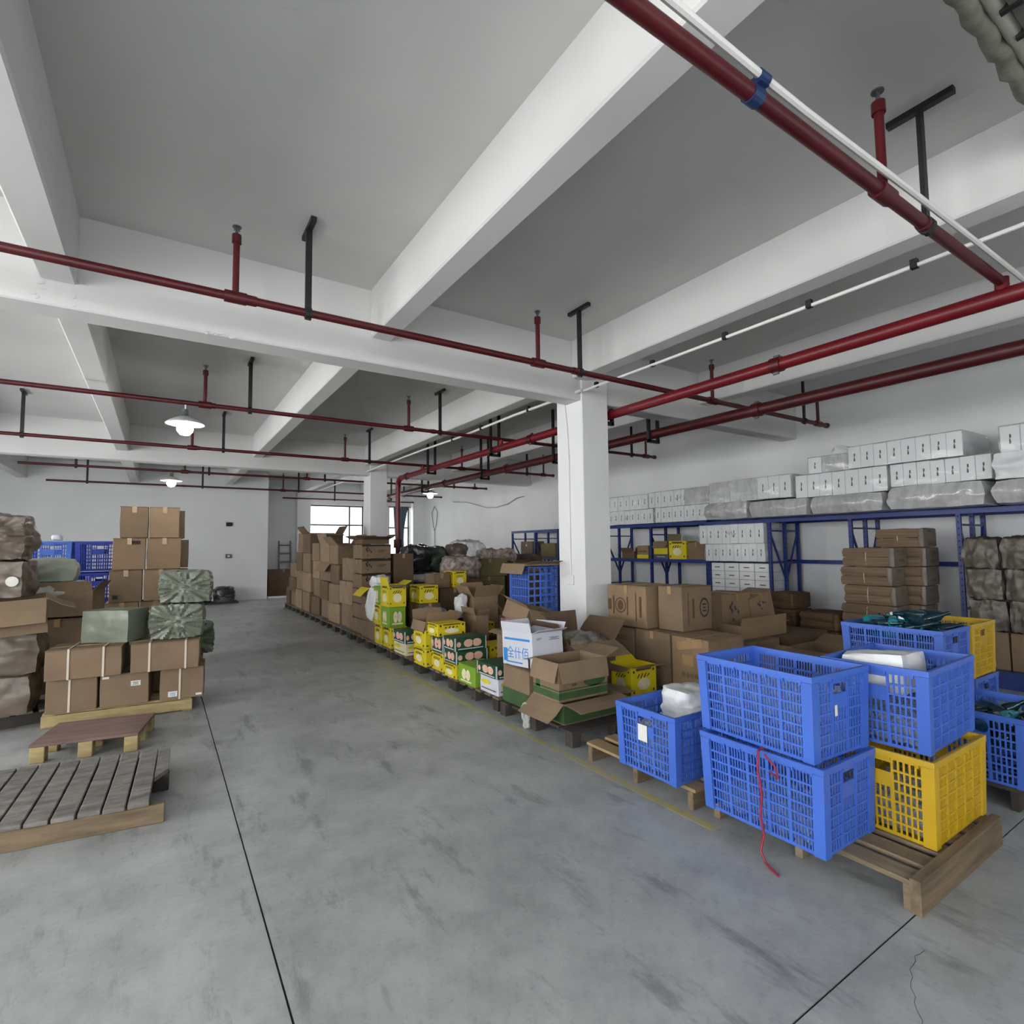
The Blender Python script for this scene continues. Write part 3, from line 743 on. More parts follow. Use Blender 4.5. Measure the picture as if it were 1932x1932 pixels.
# ---- soft things
def soft(name, dims, m, parent=None, amp=.012, freq=6, rnd=.35, cuts=9, seed=0, crease=None, squash=0, bulge=.0, zflat=True, anis=(1, 1, 1)):
    W, D, H = dims
    bm = bmesh.new(); bmesh.ops.create_cube(bm, size=2)
    bmesh.ops.subdivide_edges(bm, edges=bm.edges[:], cuts=cuts, use_grid_fill=True)
    off = Vector((seed*7.3, seed*3.1, seed*5.7))
    for v in bm.verts:
        a = v.co.copy(); s = a.normalized()*1.28
        p = a.lerp(s, rnd)
        q = Vector((p.x*W/2, p.y*D/2, p.z*H/2))
        nn = q.normalized()
        k = Vector((q.x*anis[0], q.y*anis[1], q.z*anis[2]))
        d = noise.fractal(k*freq+off, .8, 2.0, 3)*amp
        if crease and abs(a.y+1) < .02:      # gathered star of folds on the -y face
            r = math.hypot(a.x, a.z); th = math.atan2(a.z, a.x)
            d2 = (math.sin(th*13+seed+2*math.sin(th*2))+.7*math.sin(th*23+1)+.5*math.sin(th*37))*crease*.55*min(1, r*1.8)*(1-.3*r)
            q.y += d2+(.6*crease*(1-r) if r < 1 else 0)
        elif crease:
            d += crease*.3*(math.sin(math.atan2(a.z, a.x)*23+seed)+math.sin(math.atan2(a.z, a.x)*37))*max(0, -a.y)
        q += nn*d
        if bulge: q *= 1+bulge*(1-max(abs(a.x), abs(a.y))**2)*(1 if abs(a.z) > .9 else 0)
        q.z += H/2
        if zflat: q.z = max(q.z, .0)
        v.co = q
    me = bpy.data.meshes.new(name); bm.to_mesh(me); bm.free(); me.materials.append(m); shade(me, 50)
    o = bpy.data.objects.new(name, me); COL.objects.link(o)
    if parent: o.parent = parent
    return o
def bale(label, c, dims, rz, m, seed, crease=.02, tie=True, name='wrapped_bale', cat='bale', rnd=.30, amp=.012, group='poly-wrapped bales'):
    root = thing(name, label, cat, c, math.radians(rz), group)
    soft('wrapping', dims, m, root, amp, 7, rnd, 26 if crease else 14, seed, crease)
    if tie and crease:
        MB().tube([(-.03, -dims[1]/2-.004, dims[2]/2), (0, -dims[1]/2-.02, dims[2]/2+.008), (.03, -dims[1]/2-.004, dims[2]/2-.005)], .012, 8).build('knot', m, root, True)
    return root
def pallet(label, x0, x1, y0, y1, h, along='y', nb=7, gap=.03, mt=None, ms=None, rz=0, th=.02, blocks=False, group='wooden pallets', frontboard=False):
    root = thing('pallet', label, 'pallet', ((x0+x1)/2, (y0+y1)/2, 0), math.radians(rz), group)
    W, D = x1-x0, y1-y0; mt = mt or M_WOODY; ms = ms or mt
    rnd = random.Random(int(abs(x0*100+y0*77)))
    if along == 'y':
        bw = (W-gap*(nb-1))/nb
        for i in range(nb):
            a = -W/2+i*(bw+gap); e = rnd.random()*.012
            MB().box(a, a+bw, -D/2+e, D/2-e, h-th, h+rnd.random()*.002).build('deck_board', mt, root, bevel=.002)
        for k in range(3):
            y = -D/2+.02+k*(D-.08)/2
            if blocks:
                for q in range(3):
                    x = -W/2+.0+q*(W-.1)/2
                    MB().box(x, x+.1, y-.01, y+.09 if k < 2 else y+.05, 0, h-th).build('block', ms, root, bevel=.003)
            else: MB().box(-W/2, W/2, y, y+.04, 0, h-th).build('stringer', ms, root, bevel=.003)
    else:
        bw = (D-gap*(nb-1))/nb
        for i in range(nb):
            a = -D/2+i*(bw+gap); e = rnd.random()*.012
            MB().box(-W/2+e, W/2-e, a, a+bw, h-th, h+rnd.random()*.002).build('deck_board', mt, root, bevel=.002)
        for k in range(3):
            x = -W/2+k*(W-.09)/2
            for q in range(3):
                y = -D/2+q*(D-.09)/2
                MB().box(x, x+.09, y, y+.09, 0, h-th).build('block', ms, root, bevel=.003)
    return root
def bundle(label, x0, x1, y0, y1, z0, z1, m, me, group, rz=0, string=True, seed=0, name='cardboard_bundle', cat='bundle'):
    root = thing(name, label, cat, ((x0+x1)/2, (y0+y1)/2, z0), math.radians(rz), group)
    W, D, H = x1-x0, y1-y0, z1-z0
    n_ = 2
    for i in range(n_):      # two pressed halves
        o = soft('pressed_sheets', (W, D, H/n_), m, root, .010, 8, .24, 9, seed+i, anis=(1, 1, 3)); o.location.z = i*H/n_
    e = soft('end_wrap', (W+.004, .06, H-.004), me, root, .010, 10, .22, 8, seed+40); e.location = (0, -D/2+.02, .002)
    if string:
        for u in (0.0,):
            MB().tube([(-W/2+.02, u*D, H+.002), (-W/2-.006, u*D, H*.8), (-W/2-.008, u*D+.004, H*.5), (-W/2-.006, u*D, H*.15), (-W/2+.02, u*D, .002)], .004, 5).build('string', M_STRAP, root, True)
    return root
def foam_row(label, x0, x1, y0, y1, z0, z1, n, rz=0, film=None, marks=True, group='film-wrapped rows of white boxes', scrawl=False, tilt=(0, 0), sheath=True):
    """row of upright white boxes lying along Y, as delivered in one wrapped bundle"""
    root = thing('foam_box_row', label, 'boxes', ((x0+x1)/2, (y0+y1)/2, z0), group=group, rot=(math.radians(tilt[0]), math.radians(tilt[1]), math.radians(rz)))
    W, D, H = x1-x0, y1-y0, z1-z0; d = D/n
    rnd = random.Random(int(y0*1000+z0*100))
    mesh = None
    for i in range(n):
        y = D/2-d*(i+.5)
        if mesh is None:
            b = MB().box(-W/2, W/2, -d/2+.002, d/2-.002, 0, H); o = b.build('white_box', M_FOAM, root, bevel=.004); mesh = o.data
        else:
            o = bpy.data.objects.new('white_box', mesh); COL.objects.link(o); o.parent = root
        o.location = (rnd.random()*.012, y, rnd.random()*.006)
        if marks:
            mk = MB(); mk.box(-W/2-.0015, -W/2, -.009, .009, H*.32, H*.44).box(-W/2-.0015, -W/2, -.004, .006, H*.44, H*.52).box(-W/2-.0015, -W/2, -.011, .005, H*.54, H*.68)
            q = mk.build('printed_mark', M_INK, o)
    if film:
        a, b_ = film
        f = soft('film', (W+.016, D*(b_-a), H+.012), M_FILM, root, .012, 9, .06, 10, int(z0*10+y0*3)); f.location = (0, D/2-D*(a+b_)/2, -.002)
    if sheath:
        f = soft('clear_wrap', (W+.022, D+.03, H+.014), M_WRAP, root, .010, 8, .10, 10, int(z0*10+y0*7), anis=(1, 1.5, 2)); f.location = (0, 0, .0)
    if scrawl:
        mk = MB()
        for k in range(6): mk.bar((-W/2-.003, -.12+.03*k, H*(.35+.3*rnd.random())), (-W/2-.003, -.09+.03*k, H*(.35+.3*rnd.random())), .006, .003, (1, 0, 0))
        mk.build('marker_writing', M_INK, root)
    return root
def film_bundle(label, x0, x1, y0, y1, z0, z1, seed, m=None, rz=0, amp=.02, rnd=.22, bands=1, group='film-wrapped bundles', anis=(1, 1.3, 1.2)):
    root = thing('film_wrapped_bundle', label, 'bundle', ((x0+x1)/2, (y0+y1)/2, z0), math.radians(rz), group)
    W, D, H = x1-x0, y1-y0, z1-z0
    soft('film', (W, D, H), m or M_FILM, root, amp, 6, rnd, 18, seed, anis=anis)
    for k in range(bands):
        y = -D/2+D*(k+1)/(bands+1)
        MB().tube([(-W/2+.03, y+.01, H*.97), (-W/2-.012, y, H*.75), (-W/2-.016, y-.004, H*.4), (-W/2+.02, y-.01, .02)], .006, 5).build('film_fold', M_WBAG, root, True)
    return root
# ------------------------------------------------------------------ left side
pal = thing('old_pallet', 'weathered grey slatted pallet lying nearest at lower left', 'pallet', (.06, 3.80, 0), math.radians(-2.5), 'wooden pallets')
xs = [-.075-.112*i for i in range(12)]
for i, x in enumerate(xs):          # the old frame has racked: board ends step back to the left
    q = random.Random(i); a = x-.051; y0 = -.055-.10*a+.012*q.random(); y1 = .895-.13*a+.02*q.random(); z = .128+.003*q.random()
    MB().hexa([(x-.102, y0+.01, .105), (x, y0, .105), (x, y1, .105), (x-.102, y1+.013, .105), (x-.102, y0+.01, z), (x, y0, z), (x, y1, z), (x-.102, y1+.013, z)]).build('deck_board', M_WOODG, pal, bevel=.004)
MB().hexa([(-.07, .34, .105), (.0, .47, .105), (.0, .89, .105), (-.07, .90, .105), (-.07, .34, .13), (.0, .47, .13), (.0, .89, .13), (-.07, .90, .13)]).build('broken_board', M_WOODG, pal)
def racked(y, w, x1, m_):
    x0 = -1.45; f_ = lambda x: y-.09*x
    MB().hexa([(x0, f_(x0), 0), (x1, f_(x1), 0), (x1, f_(x1)+w, 0), (x0, f_(x0)+w, 0), (x0, f_(x0), .105), (x1, f_(x1), .105), (x1, f_(x1)+w, .105), (x0, f_(x0)+w, .105)]).build('stringer', m_, pal, bevel=.004)
racked(-.035, .05, .0, M_WOOD); racked(.44, .08, .005, M_WOODD); racked(.80, .06, -.01, M_WOODD)
pal = thing('plywood_pallet', 'small pallet topped with red-brown plywood on pale blocks', 'pallet', (-.385, 5.53, 0), math.radians(-11), 'wooden pallets')
MB().box(-.34, .34, -.28, .28, .118, .14).build('plywood_top', M_PLY, pal, bevel=.003)
for x in (-.335, -.045, .245):
    for y in (-.275, -.03, .205): MB().box(x, x+.09, y, y+.075, .0, .118).build('block', M_WOODP, pal, bevel=.004)
for x in (-.335, -.045, .245): MB().box(x+.005, x+.085, -.2, .205, .06, .118).build('bearer', M_WOODD, pal) if False else None
pallet('pale wooden pallet under the strapped cartons with green bales', -.80, .34, 6.25, 7.15, .13, 'x', 6, .05, M_WOODP, M_WOODP, -5)
MB().box(-.57, .57, -.462, -.45, .012, .108).build('front_board', M_WOODP, [o for o in bpy.data.objects if o.get('label', '').startswith('pale wooden pallet')][0], bevel=.002)
S2 = [('y', .47)]
def lc(label, ext, **kw): return carton(label, ext, kw.pop('rz', -5), group='strapped cartons at left', **kw)
lc('plain brown carton with one strap, bottom left of the strapped stack', (-.80, -.425, 6.235, 6.63, .13, .425), strap=(('y', .46),), seam='x')
lc('brown carton with white label, bottom middle of the strapped stack', (-.415, -.035, 6.20, 6.60, .13, .425), seam='x', prints=(('-y', .72, .66, .075, .045, 'rect', M_LABEL, 'label'), ('-y', .72, .66, .05, .03, 'lines', M_INK, 'label_print', .001), ('-y', .12, .9, .05, .02, 'rect', M_LABEL, 'label')))
lc('brown carton with strap and low label, bottom right of the strapped stack', (.04, .41, 6.16, 6.55, .13, .425), strap=(('y', .45),), seam='x', prints=(('-y', .3, .18, .075, .05, 'rect', M_LABEL, 'label'), ('-y', .3, .18, .05, .03, 'lines', M_BLUEP, 'label_print', .001), ('-y', .88, .1, .05, .02, 'rect', M_LABEL, 'label')))
lc('wide brown carton with two straps under the flat green bale', (-.80, -.245, 6.15, 6.60, .427, .69), strap=(('y', .3), ('y', .75)), seam='x')
lc('wide brown carton with two straps under the knotted green bales', (-.19, .365, 6.10, 6.55, .427, .69), strap=(('y', .27), ('y', .79)), seam='x')
lc('added brown carton widened to darken the gap in the strapped stack', (-.20, .42, 6.62, 7.0, .13, .45), seam='x')  # rear carton added under the dark bale, widened to keep the gap dark
lc('brown carton at the rear left of the strapped stack pallet', (-.78, -.22, 6.66, 7.05, .13, .60), seam='x')
bale('flat grey-green wrapped bale on the strapped cartons, left of the knotted ones', (-.335, 6.52, .692), (.42, .33, .30), -30, M_SACK, 3, .0, False, rnd=.10, amp=.008)
bale('knotted grey-green bale, lower of two on strapped cartons', (.165, 6.42, .692), (.45, .40, .335), -4, M_SACK, 5, .03)
bale('knotted grey-green bale, upper of two on strapped cartons', (.235, 6.44, 1.035), (.44, .40, .31), -6, M_SACK, 8, .03)
bale('dark green wrapped bale peeking out behind the knotted bales', (.30, 6.80, .452), (.40, .34, .33), 4, mat('dark_green_sack', '#59654f', .4, .25, 8, bump=.25, bscale=18), 11, .025)

# tall stack of plain cartons
pallet('pallet under the tall plain carton stack at left', -.62, .36, 8.15, 9.05, .13, 'x', 6, .05, M_WOOD)
rows = [('bottom', -.60, .0), ('second', -.60, .0), ('third', -.57, .02), ('fourth', -.545, .03), ('top', -.48, .03)]
hh = .396
for r, (nm, xo, gp) in enumerate(rows):
    z = .13+r*hh; w = .345 if r < 4 else .30
    lc('brown carton, left one of the %s row in the tall stack' % nm, (xo+.05, xo+.05+w, 8.2, 8.58, z, z+hh-.004), rz=0, m=M_CARD2 if r % 2 else M_CARD, seam='y', prints=((('-y', .2, .16, .05, .05, 'rect', M_INK, 'print'),) if r == 2 else (('-y', .7, .86, .09, .04, 'rect', M_INK, 'print'),) if r == 3 else ()))
    lc('brown carton, right one of the %s row in the tall stack' % nm, (xo+.056+w, xo+.056+w*2+gp, 8.2+(.0 if r != 1 else .03), 8.58, z, z+hh-.004), rz=0, m=M_CARD2, seam='y')
    if r: lc('brown carton showing behind the right end of the %s row in the tall stack' % nm, (-.05, .33 if r in (1, 2, 3) else .28, 8.62, 9.0, z, z+hh-.02), rz=0, m=M_CARD)
lc('brown carton behind the bottom row of the tall stack', (-.05, .33, 8.62, 9.0, .13, .13+hh-.02), rz=0)

# blue crates far left
for k in range(4):
    nm = ('bottom', 'second', 'third', 'top')[k]
    crate('bright blue crate, %s of the far left crate stack' % nm, -1.22, 9.45, .01+k*.425, 'y', 0, M_CRATE, 'blue crates at far left')
    crate('dark blue crate, %s of the stack beside the tall cartons' % nm, -.70, 9.45, .01+k*.425, 'y', 0, M_CRATE_D, 'blue crates at far left')
o = soft('plastic_scrap', (.10, .10, .07), M_WBAG, None, .015, 14, .6, 5, 2); o.location = (-1.15, 9.3, 1.70); tag(o, 'small white plastic scrap lying on the bright blue crate', 'scrap')

# film-wrapped cartons at the left edge
pallet('grey pallet under the film-wrapped cartons at the left edge', -1.75, -.86, 6.45, 7.4, .12, 'y', 6, .04, M_WOODG, M_WOODD, 12)
film_bundle('film-wrapped brown carton at left edge, lowest of its pile', -1.6, -.93, 6.4, 7.0, .12, .46, 21, M_FILMB, 0, .02, .25, 1, 'film-wrapped cartons at the left edge')
film_bundle('film-wrapped brown carton at left edge, second of its pile', -1.62, -.90, 6.45, 7.02, .46, .82, 22, M_FILMB, 3, .03, .3, 1, 'film-wrapped cartons at the left edge')
carton('torn open brown carton in the pile at the left edge', (-1.55, -.86, 6.35, 6.85, .82, 1.13), 8, M_CARD, {'-y': 150, '+x': 120, '-x': 30}, tilt=(2, -3), group='film-wrapped cartons at the left edge')
film_bundle('film-wrapped carton with round white label at the left edge', -1.75, -1.0, 6.5, 7.05, 1.14, 1.47, 24, M_FILMB, -4, .03, .3, 0, 'film-wrapped cartons at the left edge')
rt = bpy.data.objects['film_wrapped_bundle.002'] if 'film_wrapped_bundle.002' in bpy.data.objects else None
if rt: MB().cyl((.30, -.285, .15), (.30, -.296, .15), .045, 18).build('round_label', M_LABEL, rt)
bale('brown wrapped sack topping the pile at the left edge', (-1.36, 6.8, 1.47), (.68, .52, .42), 0, M_FILMB, 27, .02, False, 'wrapped_sack', 'sack', .45, .03, 'film-wrapped cartons at the left edge')
carton('low brown carton behind the left edge pile beside strapped cartons', (-1.05, -.62, 7.2, 7.6, .02, .45), 0, M_CARD3, group='cartons behind the left edge pile')
carton('brown carton second up behind the left edge pile', (-1.10, -.60, 7.2, 7.62, .45, .86), -4, M_CARD, group='cartons behind the left edge pile')
carton('wide open brown carton holding pale sacks behind the left edge pile', (-1.35, -.55, 7.25, 7.85, .88, 1.14), -6, M_CARD, {'-y': 12, '+x': 35, '-x': 40}, fl=.10, group='cartons behind the left edge pile')
carton('supporting brown carton at far left behind the film-wrapped pile', (-1.75, -1.12, 7.4, 7.9, .02, .87), 0, M_CARD3, group='cartons behind the left edge pile')
bale('pale poly sack lying lower in the wide open carton', (-1.02, 7.5, 1.02), (.62, .45, .22), -8, M_SACKL, 31, .0, False, 'poly_sack', 'sack', .45, .03, 'pale sacks')
bale('pale poly sack heaped on top of the other sack', (-1.06, 7.5, 1.23), (.62, .45, .24), 6, M_SACKL, 33, .0, False, 'poly_sack', 'sack', .4, .03, 'pale sacks')
carton('plain brown carton wedged beside the strapped stack at left', (-1.06, -.86, 6.02, 6.3, .0, .28), 14, M_CARD3, group='cartons behind the left edge pile') if False else None

# far floor bin with black rags
t = thing('floor_bin', 'low grey bin heaped with black rags on the far floor', 'bin', (1.6, 17.9, 0))
MB().lathe([(.24, 0), (.28, .25), (.30, .25), (.26, .02)], 24, close=False).build('tub', M_STEEL, t, True)
q = soft('black_rags', (.50, .50, .34), M_DBAG, t, .05, 8, .6, 8, 4); q.location = (0, 0, .12)
MB().box(-.62, .35, -.30, .30, 0, .05).build('board', M_WOODD, t)
q = soft('black_rags', (.28, .35, .18), M_DBAG, t, .04, 9, .6, 6, 6); q.location = (-.48, 0, .05)
# alcove: ladder and sheet
t = thing('step_ladder', 'grey step ladder leaning in the far alcove', 'ladder', (3.70, 20.36, 0), rot=(math.radians(-4), 0, 0))
for s in (-1, 1): MB().box(s*.19-.02, s*.19+.02, -.03, .03, 0, 1.85).build('rail', M_STEEL, t)
for i in range(6): MB().box(-.17, .17, -.03, .03, .22+i*.29, .26+i*.29).build('rung', M_STEEL, t)
carton('dark brown carton standing in the far alcove before the ladder', (3.0, 3.95, 19.3, 19.9, 0, .88), 0, M_CARD3, group='cartons in the alcove')
struct(MB().box(2.9, 4.1, 18.6, 18.75, 0, .05).build('trim_1', M_WALL))
# ------------------------------------------------------------------ crates in front right
pallet('brown pallet under the four nearest crates, corner at the floor joint', 2.68, 3.64, 1.045, 2.06, .125, 'y', 6, .055, M_WOODY, M_WOODY, 0)
q = [o for o in bpy.data.objects if o.name.startswith('pallet')][-1]
MB().box(2.675, 3.65, 1.035, 1.075, 0, .14).build('end_board', M_WOOD, None).parent = None
eb = bpy.data.objects['end_board']; pr = [o for o in bpy.data.objects if o.get('label', '').startswith('brown pallet under the four')][0]
eb.data.transform(Matrix.Translation(-Vector(pr.location))); eb.parent = pr
C1 = crate('blue slotted crate, lower of the nearest stack', 2.765, 1.66, .128, 'y', 0, M_CRATE, 'nearest crates')
C2 = crate('blue slotted crate, upper of the nearest stack', 2.79, 1.685, .53, 'y', -3, M_CRATE, 'nearest crates')
Y1 = crate('yellow slotted crate on the nearest pallet', 3.345, 1.33, .128, 'x', 0, M_CRATE_Y, 'nearest crates')
C3 = crate('blue slotted crate with white bag standing on the yellow crate', 3.40, 1.365, .53, 'x', 2, M_CRATE, 'nearest crates')
pallet('light brown pallet under the labelled blue crate', 2.64, 3.62, 2.13, 3.09, .125, 'y', 6, .06, mat('light_pallet_wood', '#9d8563', .8, .25, 5, stretch=(1, .16, 1), bump=.2), M_WOOD, 0)
C4 = crate('blue slotted crate with white label on its end', 2.885, 2.44, .128, 'x', 0, M_CRATE, 'nearest crates')
pallet('dark pallet under the crates of dark bottles at right', 4.15, 5.45, 1.07, 2.15, .125, 'y', 8, .05, M_WOODD, M_WOODD, 0)
C5 = crate('blue crate of dark bottles low at the right edge', 4.47, 1.275, .128, 'x', 0, M_CRATE, 'crates of dark bottles')
C6 = crate('blue crate under the crate heaped with teal bottles', 4.77, 1.86, .128, 'y', 0, M_CRATE, 'crates of dark bottles')
C7 = crate('blue crate heaped with dark teal bottles behind the nearest crates', 4.765, 1.86, .53, 'y', 0, M_CRATE, 'crates of dark bottles')
C8 = crate('blue crate under the rear yellow crate', 5.30, 1.86, .128, 'y', 0, M_CRATE, 'crates of dark bottles')
Y2 = crate('yellow crate beside the crate heaped with teal bottles', 5.30, 1.86, .53, 'y', 0, M_CRATE_Y, 'crates of dark bottles')
def on_crate(c, face, u, v, w, h, m, name, th=.002):
    X, Y, fx, H = .31, .225, .012, .40
    f = fx*v
    if face == '-x':  # local -x short side (u from +y to -y)
        x = -(X+f)-.006; y = (Y+f)*(1-2*u); MB().box(x-th, x, y-w/2, y+w/2, v*H-h/2, v*H+h/2).build(name, m, c)
    elif face == '-y':
        y = -(Y+f)-.006; x = (X+f)*(2*u-1); MB().box(x-w/2, x+w/2, y-th, y, v*H-h/2, v*H+h/2).build(name, m, c)
    elif face == '+x':
        x = (X+f)+.006; y = (Y+f)*(2*u-1); MB().box(x, x+th, y-w/2, y+w/2, v*H-h/2, v*H+h/2).build(name, m, c)
# crates long in y are turned a quarter: their local -x side faces the viewer's side -y
on_crate(C4, '-x', .46, .62, .075, .10, M_LABEL, 'label')
on_crate(C3, '-x', .30, .72, .13, .10, M_LABEL, 'label')
on_crate(C3, '-x', .27, .87, .17, .06, mat('grey_card', '#b4b4ab', .7, .05, 9), 'label_card', .006)
on_crate(C2, '-x', .40, .55, .02, .05, M_LABEL, 'sticker')
# red string knotted to the lower crate
s = thing('red_string', 'red plastic string hanging down the lower nearest blue crate', 'string', (2.50, 1.62, 0))
MB().tube([(.02, .0, .545), (-.018, 0, .535), (-.02, .005, .45), (-.012, -.005, .33), (-.006, .01, .22), (.01, .005, .13), (.0, .02, .05), (-.01, -.01, .012), (-.03, -.05, .006), (-.05, -.10, .005)], .006, 6).build('strand', mat('red_string', '#8f2a3a', .5, .1, 20), s, True)
MB().tube([(-.018, -.03, .53), (-.025, -.09, .49), (-.02, -.10, .44), (-.026, -.06, .46)], .005, 6).build('loose_end', mat('red_string', '#8f2a3a'), s, True)
# bottles
bm_ = MB().lathe([(.0, .0), (.030, 0), (.034, .006), (.034, .03), (.032, .036), (.034, .042), (.034, .105), (.030, .125), (.016, .145), (.0125, .15), (.0125, .168), (.0, .168)], 14, close=False)
BOT = bm_.mesh('bottle'); BOT.materials.append(M_CLEARB); shade(BOT)
cm_ = MB().lathe([(.0, .152), (.0145, .152), (.0145, .172), (.0, .172)], 12, close=False); CAPM = cm_.mesh('cap'); CAPM.materials.append(M_WBAG)
def bottle(label, loc, rot, group, me=BOT, sc=1.0, name='plastic_bottle'):
    o = bpy.data.objects.new(name, me); COL.objects.link(o); o.location = loc; o.rotation_euler = rot; o.scale = (sc, sc, sc)
    return tag(o, label, 'bottle', group)
def fill(c, label, group, layers, nx, ny, only_outer_low=True, tilt=.0):
    Mw = Matrix.Translation(c.location) @ c.rotation_euler.to_matrix().to_4x4(); rnd = random.Random(len(label))
    for l in range(layers):
        z = .012+l*.140; e = .01*z/.4
        for i in range(nx):
            for j in range(ny):
                if l < layers-1 and not (i in (0, nx-1) and False or j in (0, ny-1) or i in (0, nx-1)): continue
                x = (-.262-e+(i+.5)*(.524+2*e)/nx); y = (-.182-e+(j+.5)*(.364+2*e)/ny)
                p = Mw @ Vector((x, y, z))
                bottle(label, p, (rnd.uniform(-.02, .02), rnd.uniform(-.02, .02), rnd.random()*6), group).scale = (1.06, 1.06, .8)
fill(C1, 'clear plastic bottle standing in the lower nearest blue crate', 'clear bottles in the lower nearest crate', 1, 7, 5)
fill(C2, 'clear plastic bottle standing in the upper nearest blue crate', 'clear bottles in the upper nearest crate', 2, 7, 5)
fill(C3, 'clear plastic bottle standing in the crate on the yellow one', 'clear bottles in the crate on the yellow crate', 1, 7, 5)
fill(Y1, 'clear plastic bottle standing in the nearest yellow crate', 'clear bottles in the nearest yellow crate', 1, 7, 5)
fill(C4, 'clear plastic bottle standing in the labelled blue crate', 'clear bottles in the labelled crate', 2, 7, 5)
# dark bottles heaped
db = MB().lathe([(.0, 0), (.034, 0), (.038, .008), (.038, .13), (.030, .165), (.014, .20), (.013, .235), (.0, .235)], 14, close=False)
DBOT = db.mesh('dark_bottle'); DBOT.materials.append(M_TEAL); shade(DBOT)
TEAL2 = DBOT.copy(); TEAL2.materials.clear(); TEAL2.materials.append(mat('teal_glint_plastic', '#175866', .08, .3, 6, col2='#2a8796'))  # brighter teal bottles whose colour paints glints into the heap
def heap(c, label, group, n_, z0, z1, up=.05):
    Mw = Matrix.Translation(c.location) @ c.rotation_euler.to_matrix().to_4x4(); rnd = random.Random(n_+7)
    for i in range(n_):
        x, y = rnd.uniform(-.27, .27), rnd.uniform(-.18, .18); r = 1-max(abs(x)/.30, abs(y)/.22)
        z = z0+(z1-z0)*rnd.random()+up*r
        a = rnd.random()*6.28; L = .235
        d = Vector((math.cos(a), math.sin(a), rnd.uniform(-.12, .25))).normalized()
        p = Vector((x, y, z))-d*L/2
        p.x = max(-.26, min(.26, p.x)); p.y = max(-.19, min(.19, p.y))
        e = p+d*L
        if abs(e.x) > .27: d.x = -abs(d.x)*(1 if e.x > 0 else -1)
        if abs(e.y) > .19: d.y *= .3; d.normalize()
        e = p+d*L
        if abs(e.y) > .2: d.y = 0; d.normalize()
        q = Mw.to_3x3() @ d
        bottle(label, Mw @ p, q.to_track_quat('Z', 'Y').to_euler(), group, DBOT if rnd.random() > (.34 if n_ > 30 else .08) else TEAL2, .95, 'dark_bottle')
heap(C7, 'dark teal bottle heaped in the high crate at right', 'dark teal bottles in the high crate', 62, .30, .42, .09)
heap(C5, 'dark bottle lying in the low crate at right edge', 'dark bottles in the low right crate', 26, .22, .33, .03)
# white bags in crates
o = soft('white_bag', (.30, .24, .12), M_WBAG, None, .03, 9, .55, 10, 41); o.location = (3.05, 2.50, .46); tag(o, 'white plastic bag stuffed in the labelled blue crate, upper', 'bag')
o = soft('white_bag', (.32, .30, .10), M_WBAG, None, .02, 9, .5, 10, 42); o.location = (3.04, 2.46, .375); tag(o, 'white plastic bag lower in the labelled blue crate', 'bag')
t = thing('printed_bag', 'white bag with dark lettering in the crate on yellow', 'bag', (3.40, 1.42, .73), rot=(math.radians(-6), math.radians(5), math.radians(8)))
soft('film', (.46, .30, .21), M_WBAG, t, .02, 6, .25, 11, 45)
me = text_polys('ZIER', .075)
b = MB(); b.add([(x*.9+.11, y-.06, .204) for x, y in me[0]], me[1]); b.build('lettering', M_INK, t)

# ------------------------------------------------------------------ cartons between crates and column
pallet('nearly black pallet under the green-banded open cartons', 2.68, 3.66, 3.30, 4.35, .12, 'x', 6, .06, M_WOODD, M_WOODD, 0)
def band(z0, z1, dims, m=M_GBAND):
    W, D, H = dims
    return [(f, .5, (z0+z1)/2, (W if f == '-y' else D), (z1-z0)*H, 'rect', m, 'green_band') for f in ('-x', '-y')]
G1 = 'open cartons before the white column'
carton('open green-banded carton with tan flap hanging over the dark pallet', (2.73, 3.35, 3.46, 3.90, .122, .285), 0, M_CARDG, {'-x': 128, '-y': 98, '+x': 95}, prints=band(.05, .9, (.62, .44, .163)), fl=.2, group=G1)
carton('open brown carton with green band stacked on the lower green one', (2.715, 3.24, 3.50, 3.86, .29, .60), 0, M_CARD, {'-x': 165, '-y': 168, '+y': 105, '+x': 70}, prints=band(.06, .24, (.53, .36, .31))+band(.27, .31, (.53, .36, .31))+[('-x', .2, .42, .06, .11, 'rect', M_GBAND, 'green_panel'), ('-y', .72, .44, .24, .10, 'ell', M_GBAND, 'green_emblem'), ('-y', .3, .4, .05, .02, 'rect', M_INKB, 'print')], fl=.16, group=G1)
carton('brown carton with green lower half under the white printed carton', (2.72, 3.04, 3.93, 4.36, .122, .455), 0, M_CARD, prints=[('-x', .5, .2, .43, .13, 'rect', M_GBAND, 'green_band'), ('-y', .5, .2, .32, .13, 'rect', M_GBAND, 'green_band')], group=G1)
wd = (.35, .47, .31)
carton('white open carton with blue lettering before the white column', (2.77, 3.12, 3.95, 4.42, .457, .765), 2, M_WHITEC, {'-y': 70, '+y': 20, '+x': 40, '-x': 10}, fl=.09, tilt=(-3, 0), prints=[
    ('-x', .10, .30, .065, .12, 'rect', M_BLUEP, 'blue_square'), ('-x', .52, .36, .2, .115, 'text:全什佰', M_BLUEP, 'lettering'), ('-x', .5, .78, .40, .02, 'rect', M_BLUEP, 'print_line'), ('-x', .4, .10, .25, .012, 'rect', M_BLUEP, 'print_line'), ('-x', .88, .13, .03, .09, 'rect', M_INK, 'barcode'), ('-y', .22, .82, .06, .05, 'brush', M_INK, 'print'), ('-y', .72, .8, .12, .03, 'lines', M_INK, 'print')], group=G1)
